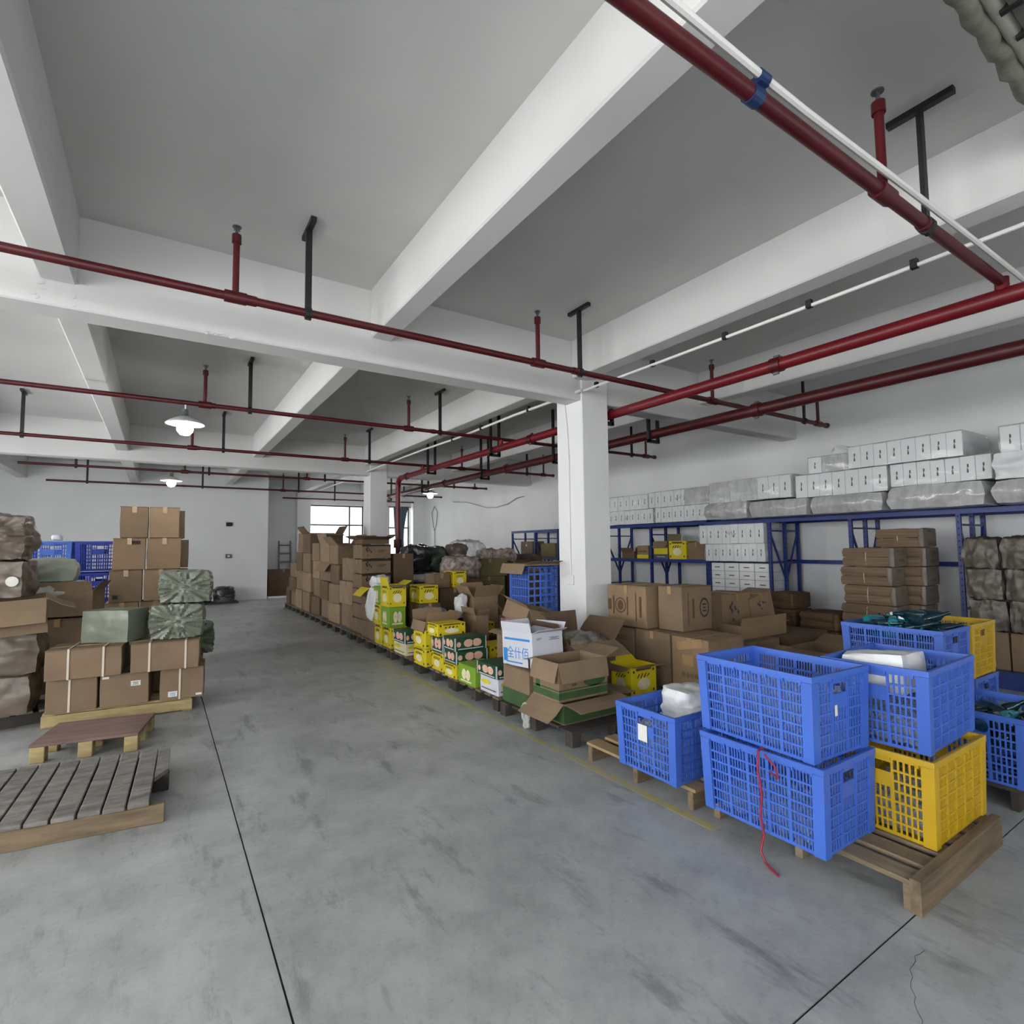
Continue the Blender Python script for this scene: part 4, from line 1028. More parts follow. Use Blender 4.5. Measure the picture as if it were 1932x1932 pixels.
carton('large dark open carton full of scraps beside the white printed one', (3.22, 3.80, 3.98, 4.55, .122, .62), 0, M_CARD3, {'+y': 5, '+x': 42, '-y': 115, '-x': 30}, fl=.24, group=G1)
o = soft('film_scraps', (.5, .48, .22), mat('grey_green_scraps', '#6d6a5c', .4, .35, 14, bump=.4, bscale=30), None, .05, 11, .5, 10, 51); o.location = (3.51, 4.26, .45); tag(o, 'grey-green film scraps heaped in the large dark open carton', 'scraps')
carton('plain brown carton under the crushed carton, left of the column', (3.10, 3.52, 4.62, 5.08, .124, .66), 0, M_CARD, {'-x': 100, '+x': 60}, fl=.12, group=G1)
carton('crushed brown carton lying tilted left of the column base', (3.10, 3.58, 4.62, 5.0, .72, .90), 8, M_CARD, {'-x': 70, '-y': 150, '+x': 90}, tilt=(12, 14), fl=.12, group=G1)
o = soft('pink_packets', (.22, .20, .10), mat('pink_packet', '#7d4352', .35, .3, 16, col2='#a98f97', bump=.3), None, .03, 12, .5, 8, 53); o.location = (3.12, 5.0, .86) ; tag(o, 'pink and white packets heaped behind the crushed carton', 'packets')
o.location = (3.30, 5.06, .66)
# boxes on the pallet right of the column
pallet('pallet under the tall cartons right of the column', 3.70, 4.95, 3.2, 4.70, .12, 'x', 8, .06, M_WOODD, M_WOODD, 0)
fruit('open yellow fruit carton between banded carton and tall cartons', (3.72, 4.06, 3.70, 3.96, .122, .40), 'yellow', 0, flaps={'-x': 100, '-y': 80, '+y': 60}, fl=.13)
G2 = 'tall cartons right of the column'
cj = [('-x', .5, .36, .06, .055, 'text:食品包装', M_INKB, 'lettering')]
carton('tall brown carton with printed label next to the column foot', (4.27, 4.80, 4.19, 4.66, .122, .655), 0, M_CARD, seam='x', group=G2, prints=[('-x', .2, .86, .07, .07, 'rect', M_LABEL, 'label'), ('-x', .2, .86, .05, .04, 'lines', M_INK, 'label_print', .001), ('-x', .6, .8, .2, .05, 'lines', M_INKB, 'print')])
carton('tall brown carton with shiny tape and lettering, middle of the row', (4.27, 4.80, 3.70, 4.17, .122, .665), 0, M_CARD, seam='x', group=G2, prints=cj)
carton('tall battered brown carton with lettering, nearest of the row', (4.25, 4.80, 3.23, 3.67, .122, .66), 0, M_CARD2, seam='x', group=G2, prints=[('-x', .5, .34, .06, .05, 'text:食品包装', M_INKB, 'lettering'), ('-x', .45, .6, .13, .10, 'rect', M_TAPE, 'tape_patch'), ('-x', .8, .58, .1, .12, 'rect', M_TAPE, 'tape_patch'), ('-x', .5, .88, .3, .08, 'rect', M_TAPE, 'tape_patch', 0, .2)])
carton('brown carton with printed emblem on top by the column', (4.30, 4.82, 4.03, 4.62, .668, 1.11), 0, M_CARD2, seam='x', group=G2, prints=[('-x', .36, .5, .17, .17, 'ring', M_INKB, 'emblem'), ('-x', .36, .5, .09, .11, 'ell', M_INKB, 'emblem_core'), ('-x', .18, .5, .02, .2, 'rect', M_INKB, 'print'), ('-x', .54, .5, .02, .2, 'rect', M_INKB, 'print'), ('-x', .07, .5, .05, .12, 'rect', M_INKB, 'print'), ('-x', .75, .5, .01, .3, 'rect', M_INKB, 'print'), ('-x', .86, .5, .03, .22, 'rect', M_INKB, 'print')])
carton('brown carton with black ring mark on top of the row', (4.42, 4.90, 3.66, 3.98, .670, 1.12), 0, M_CARD, seam='x', group=G2, prints=[('-y', .72, .5, .15, .20, 'ring', M_INK, 'ring_mark'), ('-y', .72, .5, .06, .10, 'lines', M_INK, 'ring_text'), ('-y', .2, .5, .008, .34, 'rect', M_INKB, 'print'), ('-y', .36, .5, .03, .2, 'rect', M_INKB, 'print')])
# further right, behind the crates
G3 = 'cartons behind the nearest crates'
carton('wide low brown carton behind the nearest crates, left', (5.05, 5.95, 3.55, 4.5, .0, .48), 0, M_CARD, seam='x', group=G3)
carton('wide low brown carton behind the nearest crates, right', (6.0, 6.9, 3.5, 4.5, .0, .48), 0, M_CARD3, seam='x', group=G3)
carton('brown carton printed with a purple flower bunch behind crates', (5.5, 6.12, 4.0, 4.4, .482, .96), 3, M_CARD2, group=G3, prints=[('-y', .42, .55, .2, .2, 'bunch', mat('purple_ink', '#54405c', .8, .1, 20), 'flower_print'), ('-y', .45, .22, .1, .02, 'rect', M_INKB, 'print')])
carton('brown carton leaning against the flower-printed carton', (6.16, 6.62, 3.98, 4.3, .50, .94), 0, M_CARD2, tilt=(0, -14), group=G3, prints=[('-y', .5, .7, .2, .1, 'bunch', mat('purple_ink', '#54405c'), 'flower_print')])
carton('long low open brown tray in front of the flower-printed carton', (5.40, 6.30, 3.68, 3.94, .482, .64), 0, M_CARD2, {'+x': 100, '-y': 8}, fl=.08, group=G3)
carton('flat brown carton lid lying behind the upper nearest crate', (5.1, 5.4, 3.1, 3.5, .0, .5), 0, M_CARD, {'-y': 100, '-x': 80}, fl=.16, group=G3)
carton('small brown carton on floor behind the crate of teal bottles', (5.75, 6.4, 2.9, 3.4, .0, .42), 0, M_CARD, {'-y': 110, '-x': 95, '+x': 70}, fl=.2, group=G3)
# pressed cardboard
G4 = 'pressed cardboard bundles before the rack'
M_BD = mat('dark_pressed_card', '#5e4732', .85, .25, 3, stretch=(.6, .6, 20), bump=.2)
names = ['bottom', 'second', 'third', 'fourth', 'fifth', 'sixth', 'seventh']
zz = [0.0, .22, .44, .66]
for i in range(4):
    bundle('dark pressed cardboard bundle, %s of the far short pile' % names[i], 7.15, 7.6, 4.02+.02*i, 4.5-.03*i, zz[i], zz[i]+.215, M_BD, M_BD, G4, seed=60+i, string=False)
for i in range(3):
    bundle('dark pressed cardboard bundle, %s of the near short pile' % names[i], 7.12, 7.6, 3.50, 3.98, zz[i], zz[i]+.215, M_BD, M_BD, G4, seed=70+i, string=False)
pallet('low pallet under the tied paper bundles', 7.0, 7.98, 2.55, 3.5, .12, 'x', 6, .05, M_WOODD, M_WOODD, 0)
for i in range(6):
    z = .12+i*.228
    bundle('tied brown cardboard bundle, %s of the front tied pile' % names[i], 7.15+.01*(i % 2), 7.5, 2.87+.02*math.sin(i*2), 3.44+.03*math.sin(i*3+1), z, z+.224, M_BUND, M_BUNDE, 'tied brown bundles', seed=80+i)
for i in range(7):
    z = .12+i*.228
    bundle('tied brown cardboard bundle, %s of the rear tied pile' % names[i], 7.54, 7.92, 2.70+.02*math.sin(i), 3.20, z, z+.224, M_BUND, M_BUNDE, 'tied brown bundles', seed=90+i)
G5 = 'grey film-wrapped card bundles at the right edge'
for j in range(3):
    y1 = 2.30-.33*j
    carton('brown carton under the grey wrapped bundles, %s from the rack post' % ('first', 'second', 'third')[j], (7.55, 8.0, y1-.325, y1, .18, .575), 0, M_CARD, seam='x', group=G5, prints=[('-x', .5, .14, .08, .06, 'rect', M_LABEL, 'label')] if j == 0 else [])
    for i in range(3):
        z = .577+i*.335
        film_bundle('grey wrapped card bundle, %s row up and %s from the rack post' % (('bottom', 'middle', 'top')[i], ('first', 'second', 'third')[j]), 7.55, 7.98, y1-.325+.02*i, y1-.005+.02*i, z, z+.335, 100+i*5+j, mat('grey_wrapped_card', '#5c554d', .4, .3, 9, bump=.45, bscale=22), 0, .03, .32, 0, G5, (2, 2.4, .8))
struct_base = MB().box(7.45, 8.05, 1.2, 2.32, 0, .18).build('plinth', M_BLUEM); tag(struct_base, 'low blue plinth under the cartons at the right edge', 'plinth')
# ------------------------------------------------------------------ racks along the right wall
XF, XM, XB = 8.0, 8.42, 8.80
def post(root, x, y, h):
    m = MB(); w = .045
    m.box(x-w/2, x+w/2, y-w/2, y-w/2+.006, 0, h).box(x-w/2, x-w/2+.006, y-w/2+.006, y+w/2, 0, h).box(x+w/2-.006, x+w/2, y-w/2+.006, y+w/2, 0, h)
    p = m.build('post', M_BLUEM, root)
    b = MB(); z = .12
    while z < h-.05:
        b.box(x-w/2-.001, x-w/2, y-.008, y+.008, z, z+.02).box(x-.008, x+.008, y-w/2-.001, y-w/2, z, z+.02); z += .075
    b.build('post_holes', M_INK, p)
def frame(root, y, h):
    for x in (XF, XM, XB): post(root, x, y, h)
    for (a, b) in ((XF, XM), (XM, XB)):
        for z in (.25, .75, 1.25, 1.75): MB().box(a+.02, b-.02, y-.012, y+.012, z-.012, z+.012).build('cross_tie', M_BLUEM, root)
    MB().bar((XF, y, 1.75), (XM, y, .95), .03, .02, (0, 1, 0)).build('brace', M_BLUEM, root)
    MB().bar((XM, y, .95), (XB, y, 1.75), .03, .02, (0, 1, 0)).build('brace', M_BLUEM, root)
def rack(label, ys, h, front_levels, back_levels=(), decks=()):
    root = thing('shelving_rack', label, 'rack', group='blue steel racks along the right wall')
    for y in ys: frame(root, y, h)
    for y0, y1 in zip(ys[:-1], ys[1:]):
        for z in front_levels:
            MB().box(XF-.03, XF-.005, min(y0, y1), max(y0, y1), z-.06, z).build('beam', M_BLUEM, root)
        for z in list(front_levels)+list(back_levels):
            MB().box(XB+.0, XB+.025, min(y0, y1), max(y0, y1), z-.06, z).build('beam', M_BLUEM, root)
        for z in decks:
            MB().box(XF-.003, XB, min(y0, y1)+.003, max(y0, y1)-.003, z-.02, z).build('shelf', M_BLUEM, root)
    return root
rack('blue rack before the column with yellow cartons on its middle shelf', (6.04, 7.32, 8.62), 1.96, (1.96, 1.28), (), (1.96, 1.28))
rack('blue rack with open bays carrying film-wrapped bundles at right', (1.22, 2.48, 3.69, 4.88, 6.0), 1.94, (1.94,), (1.28,), (1.94,))
rack('blue rack holding cartons, left of the white column', (10.25, 11.2, 12.25), 1.96, (1.96, 1.28), (), (1.28,))
# white stacks in the bay
for k, nm in enumerate(('first', 'second', 'third', 'fourth')):
    y1 = 6.0-.275*k
    root = thing('white_bundle', 'upright white box bundle, %s of four low in the rack bay' % nm, 'boxes', (8.02, y1-.135, 0), group='white bundles in the rack bay')
    for i in range(9):
        b = MB().box(-.0, .40, -.13, .13, .02+i*.135, .02+i*.135+.132).build('white_box', M_FOAM, root, bevel=.006)
        MB().box(-.0015, 0, -.05, .05, .02+i*.135+.055, .02+i*.135+.07).build('printed_mark', M_INKB, b)
foam_row('row of white boxes laid flat, lower of two in rack bay', 7.93, 8.45, 4.93, 6.03, 1.262, 1.55, 8, 0)
foam_row('row of white boxes laid flat, upper of two in rack bay', 7.88, 8.45, 4.93, 6.10, 1.555, 1.87, 8, 2, scrawl=True)
T = 1.962
foam_row('wrapped white box row on top shelf by the column, lower', 7.85, 8.7, 7.12, 8.50, T, T+.275, 9, 0, scrawl=True)
foam_row('wrapped white box row on top shelf by the column, upper', 7.80, 8.7, 7.20, 8.50, T+.28, T+.56, 8, 0)
foam_row('wrapped white box row, second along the top shelf, lower', 7.83, 8.7, 5.85, 7.05, T, T+.28, 9, 0)
foam_row('wrapped white box row, second along the top shelf, upper', 7.78, 8.7, 5.78, 7.16, T+.285, T+.57, 9, -1, film=(.62, 1.0), scrawl=True)
film_bundle('crinkled silver film bundle overhanging above the white rack bay', 7.53, 8.5, 4.95, 5.74, 1.945, 2.22, 201, rz=0, amp=.03, rnd=.32)
film_bundle('smooth grey film bundle, next right of the overhanging silver one', 7.53, 8.55, 4.03, 4.92, 1.945, 2.19, 202, amp=.014, rnd=.24)
film_bundle('grey film bundle lying at the middle of the top shelf', 7.53, 8.55, 3.08, 4.0, 1.945, 2.19, 203, amp=.018, rnd=.30)
film_bundle('long grey film bundle right of the middle on top shelf', 7.53, 8.55, 2.08, 3.05, 1.945, 2.23, 204, amp=.022, rnd=.32)
film_bundle('grey film bundle at the right end of the top shelf', 7.44, 8.5, 1.15, 2.02, 1.945, 2.2, 205, amp=.03, rnd=.35)
film_bundle('glossy film bundle stacked at the right end, second layer', 7.55, 8.5, 1.20, 2.02, 2.21, 2.5, 206, M_WBAG, amp=.03)
foam_row('silver wrapped white box row above the overhanging silver bundle', 7.70, 8.5, 4.34, 5.74, 2.225, 2.56, 8, 0, film=(.0, .62))
foam_row('white box row with markings, second layer over middle bundle', 7.72, 8.5, 3.10, 4.28, 2.20, 2.52, 7, 0)
foam_row('white box row with markings, second layer over the long bundle', 7.72, 8.5, 2.06, 3.06, 2.24, 2.52, 7, -1)
foam_row('white box row on the third and highest layer', 7.75, 8.5, 2.30, 3.56, 2.54, 2.83, 8, -2)
foam_row('two white boxes in loose film on the third layer', 7.78, 8.45, 3.60, 4.14, 2.535, 2.76, 3, 6, film=(.35, 1.0), scrawl=True)
o = soft('loose_film', (.4, .34, .14), M_WBAG, None, .04, 8, .5, 8, 210); o.location = (8.15, 3.72, 2.76); o.rotation_euler = (.35, 0, 0); tag(o, 'loose pale film flap sticking up behind the third layer', 'film')
foam_row('white box row at the right end, third layer', 7.7, 8.5, 1.3, 1.98, 2.51, 2.80, 4, 0)
# cartons on the middle shelf by the column
G6 = 'cartons on the middle rack shelf'
def shelf(label, y0, y1, h, m, flaps=None, **kw): return carton(label, (8.0, 8.38, y0, y1, 1.281, 1.281+h), 0, m, flaps, group=G6, seam='x', **kw)
shelf('open brown tray on the middle shelf nearest the column', 7.78, 8.12, .13, M_CARD3, {'-x': 30, '+x': 10}, fl=.1)
carton('brown carton stacked on the tray nearest the column on shelf', (8.02, 8.38, 7.80, 8.10, 1.53, 1.68), 0, M_CARD, {'-x': 20}, fl=.05, group=G6) if False else None
shelf('brown carton with yellow foot on the middle shelf', 7.40, 7.70, .26, M_CARD2, None, prints=[('-x', .5, .16, .30, .075, 'rect', M_YEL, 'yellow_band'), ('-x', .5, .55, .2, .02, 'rect', M_INKB, 'print')])
shelf('open carton with yellow and blue printing on the middle shelf', 6.92, 7.26, .34, M_CARDG, {'-x': 160, '+x': 10}, fl=.14, prints=[('-x', .5, .45, .34, .12, 'rect', M_YEL, 'yellow_band'), ('-x', .5, .13, .30, .07, 'rect', mat('navy_print', '#27387a', .6, .1, 9), 'blue_band'), ('-x', .5, .13, .24, .03, 'lines', M_LABEL, 'print', .001)])
fruit('yellow fruit carton standing on the middle rack shelf', (7.98, 8.3, 6.48, 6.88, 1.281, 1.62), 'yellow', 0, faces=('-x', '-y'))
shelf('plain brown carton at the right end of the middle shelf', 6.10, 6.46, .31, M_CARD, None)
carton('brown carton on the shelf of the rack left of column, left', (8.02, 8.4, 11.35, 11.9, 1.281, 1.68), 0, M_CARD, seam='x', group=G6, prints=[('-x', .5, .75, .06, .06, 'rect', M_LABEL, 'label')])
carton('brown carton on the shelf of the rack left of column, right', (8.02, 8.4, 10.40, 11.0, 1.281, 1.62), 0, M_CARDG, seam='x', group=G6)
# ------------------------------------------------------------------ long row beside the aisle
py = [4.42, 5.40, 6.40, 7.42, 8.42, 9.44, 10.45, 11.46, 12.47, 13.5, 14.5]
nmz = ('first', 'second', 'third', 'fourth', 'fifth', 'sixth', 'seventh', 'eighth', 'ninth', 'tenth', 'eleventh')
for i, y in enumerate(py):
    pallet('grey-brown pallet under the aisle row, %s beyond the dark pallet' % nmz[i], 2.70+.012*i, 3.70+.012*i, y, y+.95, .122, 'x', 6, .06, M_WOODG if i % 2 else M_WOOD, M_WOODD, 0)
P0 = .124
def F(label, ext, style, rz=0, **kw): return fruit(label, ext, style, rz, **kw)
# nearest fruit boxes
F('white fruit carton at the pallet end beside the green-banded cartons', (2.72, 3.02, 4.45, 4.80, P0, .285), 'white')
F('dark green fruit carton resting on the white one at pallet end', (2.70, 3.02, 4.44, 4.81, .288, .415), 'dark')
F('light green carton with white fruit print at the pallet edge', (2.70, 3.02, 4.86, 5.24, P0, .325), 'green')
F('low yellow fruit carton under two dark green ones', (2.70, 3.02, 5.28, 5.60, P0, .275), 'yellow')
F('dark green fruit carton, lower of the pair facing the aisle', (2.71, 3.10, 5.29, 5.58, .278, .42), 'dark')
F('dark green fruit carton, upper of the pair facing the aisle', (2.69, 3.08, 5.28, 5.57, .423, .565), 'dark')
F('yellow fruit carton at pallet level behind the dark green pair', (2.73, 3.05, 5.66, 5.98, P0, .33), 'yellow')
F('dark green fruit carton under the flat-topped yellow carton', (2.72, 3.09, 5.64, 5.94, .333, .53), 'dark')
F('yellow fruit carton with white top above dark green ones', (2.66, 3.02, 5.66, 5.94, .533, .675), 'yellow', prints2=None) if False else F('yellow fruit carton with pale top above dark green ones', (2.66, 3.03, 5.66, 5.95, .533, .675), 'yellow')
F('yellow fruit carton, lower of the pair at the aisle edge', (2.68, 2.99, 6.04, 6.40, P0, .335), 'yellow')
F('yellow fruit carton, upper of the pair at the aisle edge', (2.67, 2.98, 6.03, 6.39, .338, .565), 'yellow')
carton('open brown carton perched on the yellow pair at the aisle edge', (2.68, 3.10, 6.02, 6.42, .568, .66), 0, M_CARD2, {'-x': 165, '-y': 20, '+y': 20, '+x': 50}, fl=.12, group='open cartons in the aisle row')
F('pair-printed yellow carton on boxes behind the dark green pair', (3.42, 3.85, 6.35, 6.68, .35, .53), 'yellow')
carton('brown carton under the pair-printed yellow carton', (3.40, 3.86, 6.32, 6.72, P0, .348), 0, M_CARD3, group='open cartons in the aisle row')
F('yellow fruit carton half hidden behind the upper dark green one', (3.22, 3.6, 5.45, 5.8, P0, .40), 'yellow')
o = soft('yellow_packets', (.32, .4, .12), mat('yellow_packets', '#b8a52a', .4, .4, 14, col2='#d9d2b0', bump=.3), None, .03, 10, .45, 8, 301); o.location = (3.22, 4.95, .124); tag(o, 'yellow packets and film heaped behind the light green carton', 'packets')
F('cream fruit carton low at the aisle edge', (2.74, 3.05, 6.80, 7.24, P0, .285), 'cream')
F('dark green fruit carton resting on the cream one', (2.68, 3.0, 6.68, 7.10, .30, .46), 'dark')
# tall yellow and green stack
F('yellow fruit carton at the foot of the tall fruit stack', (2.76, 3.02, 7.42, 7.74, P0, .42), 'yellow')
F('light green fruit carton, middle of the tall fruit stack', (2.73, 2.99, 7.40, 7.73, .423, .71), 'green')
F('yellow fruit carton topping the tall fruit stack', (2.72, 2.98, 7.38, 7.71, .713, 1.02), 'yellow', flaps={'-x': 8, '-y': 100, '+x': 60}, fl=.11)
F('yellow fruit carton at the foot of the second fruit stack', (2.76, 3.02, 7.80, 8.10, P0, .42), 'yellow')
F('yellow fruit carton, middle of the second fruit stack', (2.74, 3.0, 7.79, 8.10, .423, .71), 'yellow')
F('light green fruit carton topping the second fruit stack', (2.74, 3.0, 7.80, 8.10, .713, .98), 'green')
t = soft('white_bag', (.07, .34, .46), M_WBAG, None, .06, 7, .5, 12, 305); t.location = (2.73, 8.26, .48); t.rotation_euler = (.25, .1, 0); tag(t, 'white plastic bag draped over the aisle side of cartons', 'bag')
o = soft('white_bag', (.22, .30, .16), M_WBAG, None, .04, 8, .5, 8, 306); o.location = (2.92, 8.34, .94); tag(o, 'pale plastic bag crumpled on cartons beside the tall fruit stack', 'bag')
carton('yellow-lidded brown carton low behind the second fruit stack', (2.80, 3.3, 8.44, 8.86, .66, .92), 0, M_CARD, {'-x': 130, '-y': 95}, fl=.2, inm=M_YEL, group='open cartons in the aisle row')
for i in range(2):
    carton('brown carton, %s under the yellow-lidded one at the aisle' % ('bottom', 'upper')[i], (2.80, 3.3, 8.44, 8.90, P0+i*.268, P0+i*.268+.265), 0, M_CARD, seam='x', group='brown carton wall along the aisle')
carton('brown carton under the draped white bag at the aisle', (2.78, 3.1, 8.14, 8.42, P0, .50), 0, M_CARD, seam='x', group='brown carton wall along the aisle')
carton('brown carton topping the pile with the draped white bag', (2.80, 3.1, 8.14, 8.42, .502, .93), 0, M_CARD3, seam='x', group='brown carton wall along the aisle')
# printed tray stack at the head of the carton wall
for i in range(6):
    z = P0+i*.25
    carton('printed brown tray carton, %s from the floor in the head stack' % ('first', 'second', 'third', 'fourth', 'fifth', 'sixth')[i], (2.84, 3.36, 9.0, 9.5, z, z+.235), 0, M_CARD, seam='x', group='brown carton wall along the aisle', prints=[('-y', .25, .5, .1, .13, 'bunch', M_INK, 'print'), ('-y', .68, .55, .14, .12, 'brush', M_INK, 'print'), ('-y', .5, .94, .5, .03, 'rect', M_INK, 'hand_slot')])
carton('crumpled open brown carton on top of the head stack', (2.86, 3.32, 9.02, 9.46, 1.625, 1.70), 0, M_CARD3, {'-x': 70, '-y': 75, '+x': 60, '+y': 65}, fl=.18, group='brown carton wall along the aisle')
carton('large brown carton board standing behind the head stack', (3.42, 3.80, 9.05, 9.38, .0, 1.45), 0, M_CARD3, group='brown carton wall along the aisle')
cols = [(9.54, .60, 1.38), (10.38, .6, 1.62), (11.16, .66, 1.66), (12.0, .66, 1.68), (12.74, .72, 1.9), (13.52, .76, 1.94), (14.34, .72, 1.2)]
ends = [10.34, 11.12, 11.96, 12.70, 13.48, 14.30, 15.1]
rn = random.Random(12)
ord_ = ('first', 'second', 'third', 'fourth', 'fifth', 'sixth', 'seventh')
lev = ('bottom', 'second', 'third', 'top')
for c, ((y0, dpt, top), y1) in enumerate(zip(cols, ends)):
    nlev = 4 if top > 1.5 else 3
    h = (top-P0)/nlev
    for l in range(nlev):
        z = P0+l*h; fl_ = None; jx = rn.uniform(-.02, .05)
        if l == nlev-1 and c in (1, 2, 4): fl_ = {'-x': (150, 40, 20)[c % 3], '-y': 100, '+x': 30}
        if l == nlev-2 and c == 2: fl_ = {'-x': 145, '-y': 60}
        carton('brown carton, %s level of the %s column in the far carton wall' % (lev[l] if l < nlev-1 else 'top', ord_[c]), (2.86+jx, 2.86+dpt, y0+rn.uniform(0, .03), y1-rn.uniform(.0, .05), z, z+h-.006), rn.uniform(-2, 2), (M_CARD, M_CARD2, M_CARD, M_CARD3)[(c+l) % 4], fl_, seam='x', group='brown carton wall along the aisle', fl=.22 if fl_ else None, prints=[('-x', .75, .5, .02, h*.9, 'rect', M_TAPE, 'tape_strip')] if (c+l) % 3 == 0 else [])
carton('low brown carton closing the far end of the carton wall', (2.86, 3.3, 15.12, 15.5, P0, .55), 0, M_CARD3, group='brown carton wall along the aisle')
carton('greenish brown carton stacked on the far carton wall top', (3.0, 3.62, 13.1, 14.2, 1.945, 2.2), 0, M_CARDG, group='brown carton wall along the aisle') if False else None

# ------------------------------------------------------------------ jumble between aisle row and right wall
G7 = 'jumbled goods behind the aisle row'
def J_(label, ext, rz=0, m=None, flaps=None, **kw): return carton(label, ext, rz, m, flaps, group=G7, **kw)
# upright blue crates by the column
J_('big brown carton under the upright blue crates by the column', (3.74, 4.34, 5.45, 6.1, 0, .655), 0, M_CARD3)
for k, (x, w) in enumerate(((3.68, 0), (4.0, 0))):
    pass
crate('blue crate standing on end beside the white column', 4.06, 5.52, .98, rot=(-PI/2, PI/2, 0), m=M_CRATE, group='crates standing on end')
J_('flattened brown carton lying on the upright blue crate', (3.72, 4.3, 5.42, 5.95, 1.31, 1.335), 0, M_CARD, {'-x': 160, '-y': 75}, fl=.13)
# greenish cartons
J_('large greenish carton, lower of two behind the brown tall carton', (4.95, 5.7, 9.0, 9.6, .0, .98), 0, M_CARDG)
J_('large greenish carton, upper of two behind the brown tall carton', (4.95, 5.75, 9.0, 9.6, .982, 1.32), 0, M_CARDG)
J_('tall narrow brown carton standing open behind the yellow pair carton', (3.74, 4.14, 6.75, 7.15, .0, .84), 0, M_CARD2, {'-x': 30, '-y': 25, '+y': 10, '+x': 40}, fl=.18)
J_('brown carton beside the tall narrow open one', (4.2, 4.6, 6.7, 7.2, .0, .62), 0, M_CARD, {'-x': 40, '-y': 120}, fl=.18)
F('yellow fruit carton low in the jumble behind the tall fruit stack', (3.24, 3.55, 7.5, 7.9, .72, .985), 'yellow')
J_('brown carton under the yellow one in the jumble', (3.22, 3.58, 7.48, 7.92, .124, .718), 0, M_CARD3)
F('yellow fruit carton higher in the jumble before the greenish cartons', (4.0, 4.25, 7.9, 8.25, .90, 1.16), 'yellow')
J_('dark brown carton under the higher yellow carton in the jumble', (3.74, 4.3, 7.88, 8.3, .0, .898), 0, M_CARD3)
J_('brown carton standing left of the higher yellow carton', (3.66, 3.96, 7.92, 8.28, .90, 1.13), 0, M_CARD)
J_('low open green carton tray in the middle of the jumble', (3.30, 3.72, 6.85, 7.3, .35, .62), 0, mat('dark_green_tray', '#3d4a2c', .6, .2, 7), {'-x': 120, '-y': 110, '+x': 60}, fl=.14)
J_('brown carton under the green tray in the jumble', (3.28, 3.72, 6.83, 7.32, .124, .348), 0, M_CARD3)
def pile(label, c, d, m, seed, amp=.05, cat='bag', name='bag', rnd=.55, rot=(0, 0, 0), cuts=11, freq=7):
    o = soft(name, d, m, None, amp, freq, rnd, cuts, seed); o.location = c; o.rotation_euler = rot; return tag(o, label, cat, G7)
pile('black plastic bag heaped on the bin left of jumble', (4.12, 9.75, 1.10), (.50, .5, .48), M_DBAG, 401)
t = thing('clear_bin', 'black-rimmed clear bin full of white pieces in the jumble', 'bin', (4.3, 9.82, .0), group=G7)
MB().box(-.45, .45, -.4, .4, 0, .88).build('box_under', M_CARD3, t, bevel=.01)
MB().box(-.42, .42, -.38, .38, .88, 1.08).build('wall', M_CLEARF, t)
MB().box(-.46, .46, -.42, -.36, 1.06, 1.10).box(-.46, .46, .36, .42, 1.06, 1.10).box(-.46, -.40, -.36, .36, 1.06, 1.10).box(.40, .46, -.36, .36, 1.06, 1.10).build('rim', M_INK, t, bevel=.01)
q = soft('white_pieces', (.78, .70, .16), M_WBAG, t, .05, 12, .4, 9, 402); q.location = (0, 0, .89)
pile('dark green plastic sack behind the black bag', (4.58, 9.95, 1.09), (.5, .5, .46), mat('dark_green_bag', '#3c4439', .4, .2, 6, bump=.2), 403)
M_STRIPE = mat('white_brown_striped_sack', '#b9b0aa', .5, .3, 16, col2='#6b5548', bump=.35, bscale=20)
pile('white and brown striped sack pile in the jumble', (4.62, 8.85, .975), (.62, .5, .40), M_STRIPE, 405, .05, 'sack', 'sack')
pile('dark carton base under the striped sack', (4.55, 8.75, 0), (.72, .6, .98), M_CARD3, 406, .015, 'carton', 'carton_pile', .08)
pile('tied tan sack poking up behind striped sack', (5.0, 9.75, 1.30), (.36, .34, .30), M_FILMB, 407, .05, 'sack', 'sack', .7)
o = pile('clear plastic film bag puffed up above the greenish cartons', (5.40, 10.05, 1.27), (.62, .55, .40), M_CLEARF, 408, .06, 'bag', 'film_bag', .7)
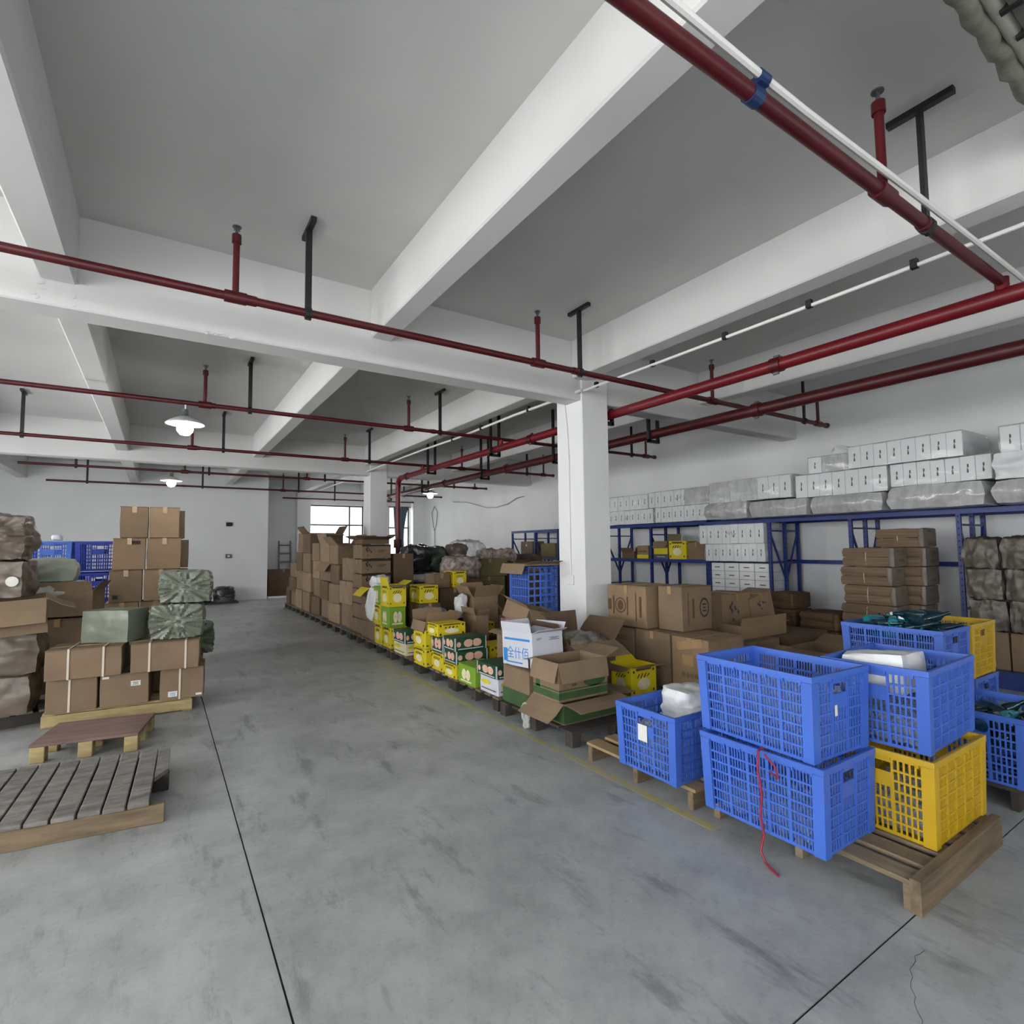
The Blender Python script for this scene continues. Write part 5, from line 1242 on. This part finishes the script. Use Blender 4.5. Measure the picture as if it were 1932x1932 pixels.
pile('brown carton heap under the puffed film bag', (5.32, 10.15, 0), (.68, .8, 1.28), M_CARD3, 409, .02, 'carton', 'carton_pile', .08)
for k in range(4):
    pile('tied tan sack, %s in the row on the greenish cartons' % ord_[k], (5.72+.22*k, 9.85+.1*(k % 2), 1.24), (.26, .24, .24), mat('tan_sack', '#8d7a6b', .6, .3, 14, col2='#c7bcb2', bump=.4), 420+k, .05, 'sack', 'sack', .6, cuts=8)
J_('long dark brown carton under the row of tied tan sacks', (5.72, 6.9, 9.6, 10.3, 0, 1.238), 0, M_CARD3)
pile('dark brown tarpaulin heap before the left rack', (7.1, 10.6, .9), (.9, .7, .45), mat('brown_tarp', '#54453c', .6, .3, 8, bump=.3), 425, .06, 'tarpaulin', 'tarpaulin', .4)
J_('dark carton under the brown tarpaulin heap', (6.7, 7.5, 10.2, 11.0, 0, .91), 0, M_CARD3)
J_('brown carton leaning open behind greenish cartons at right', (5.85, 6.4, 8.9, 9.4, .0, 1.15), 0, M_CARD3, {'-x': 60, '-y': 120}, fl=.2)
pile('grey plastic bag lying before the green tray', (3.1, 6.75, .50), (.36, .34, .22), mat('grey_bag', '#7d8388', .4, .2, 8, bump=.3), 430, .05)
J_('dark brown carton under the grey plastic bag', (2.98, 3.26, 6.50, 6.95, P0, .50), 0, M_CARD3)
pile('dark plastic bag in the jumble beside the grey one', (3.22, 7.02, .36), (.30, .34, .26), M_DBAG, 431, .05) if False else None
pile('white plastic bag on the tall narrow open carton side', (3.62, 6.9, .62), (.14, .2, .24), M_WBAG, 432, .03)
J_('brown carton standing in the jumble left of the crates', (3.30, 3.48, 5.9, 6.25, .124, .70), 0, M_CARD, {'-x': 20, '-y': 30}, fl=.1)
J_('pale brown carton below the upright crates at the aisle side', (3.10, 3.44, 5.22, 5.42, .124, .62), 0, M_CARD2, {'-x': 15, '-y': 100, '+x': 60}, fl=.15) if False else None
# clear film scrap hanging off the dark pallet
o = soft('film_scrap', (.03, .08, .20), M_CLEARF, None, .03, 14, .5, 8, 440); o.location = (2.655, 3.88, .0); tag(o, 'clear film scrap hanging down at the dark pallet edge', 'film')
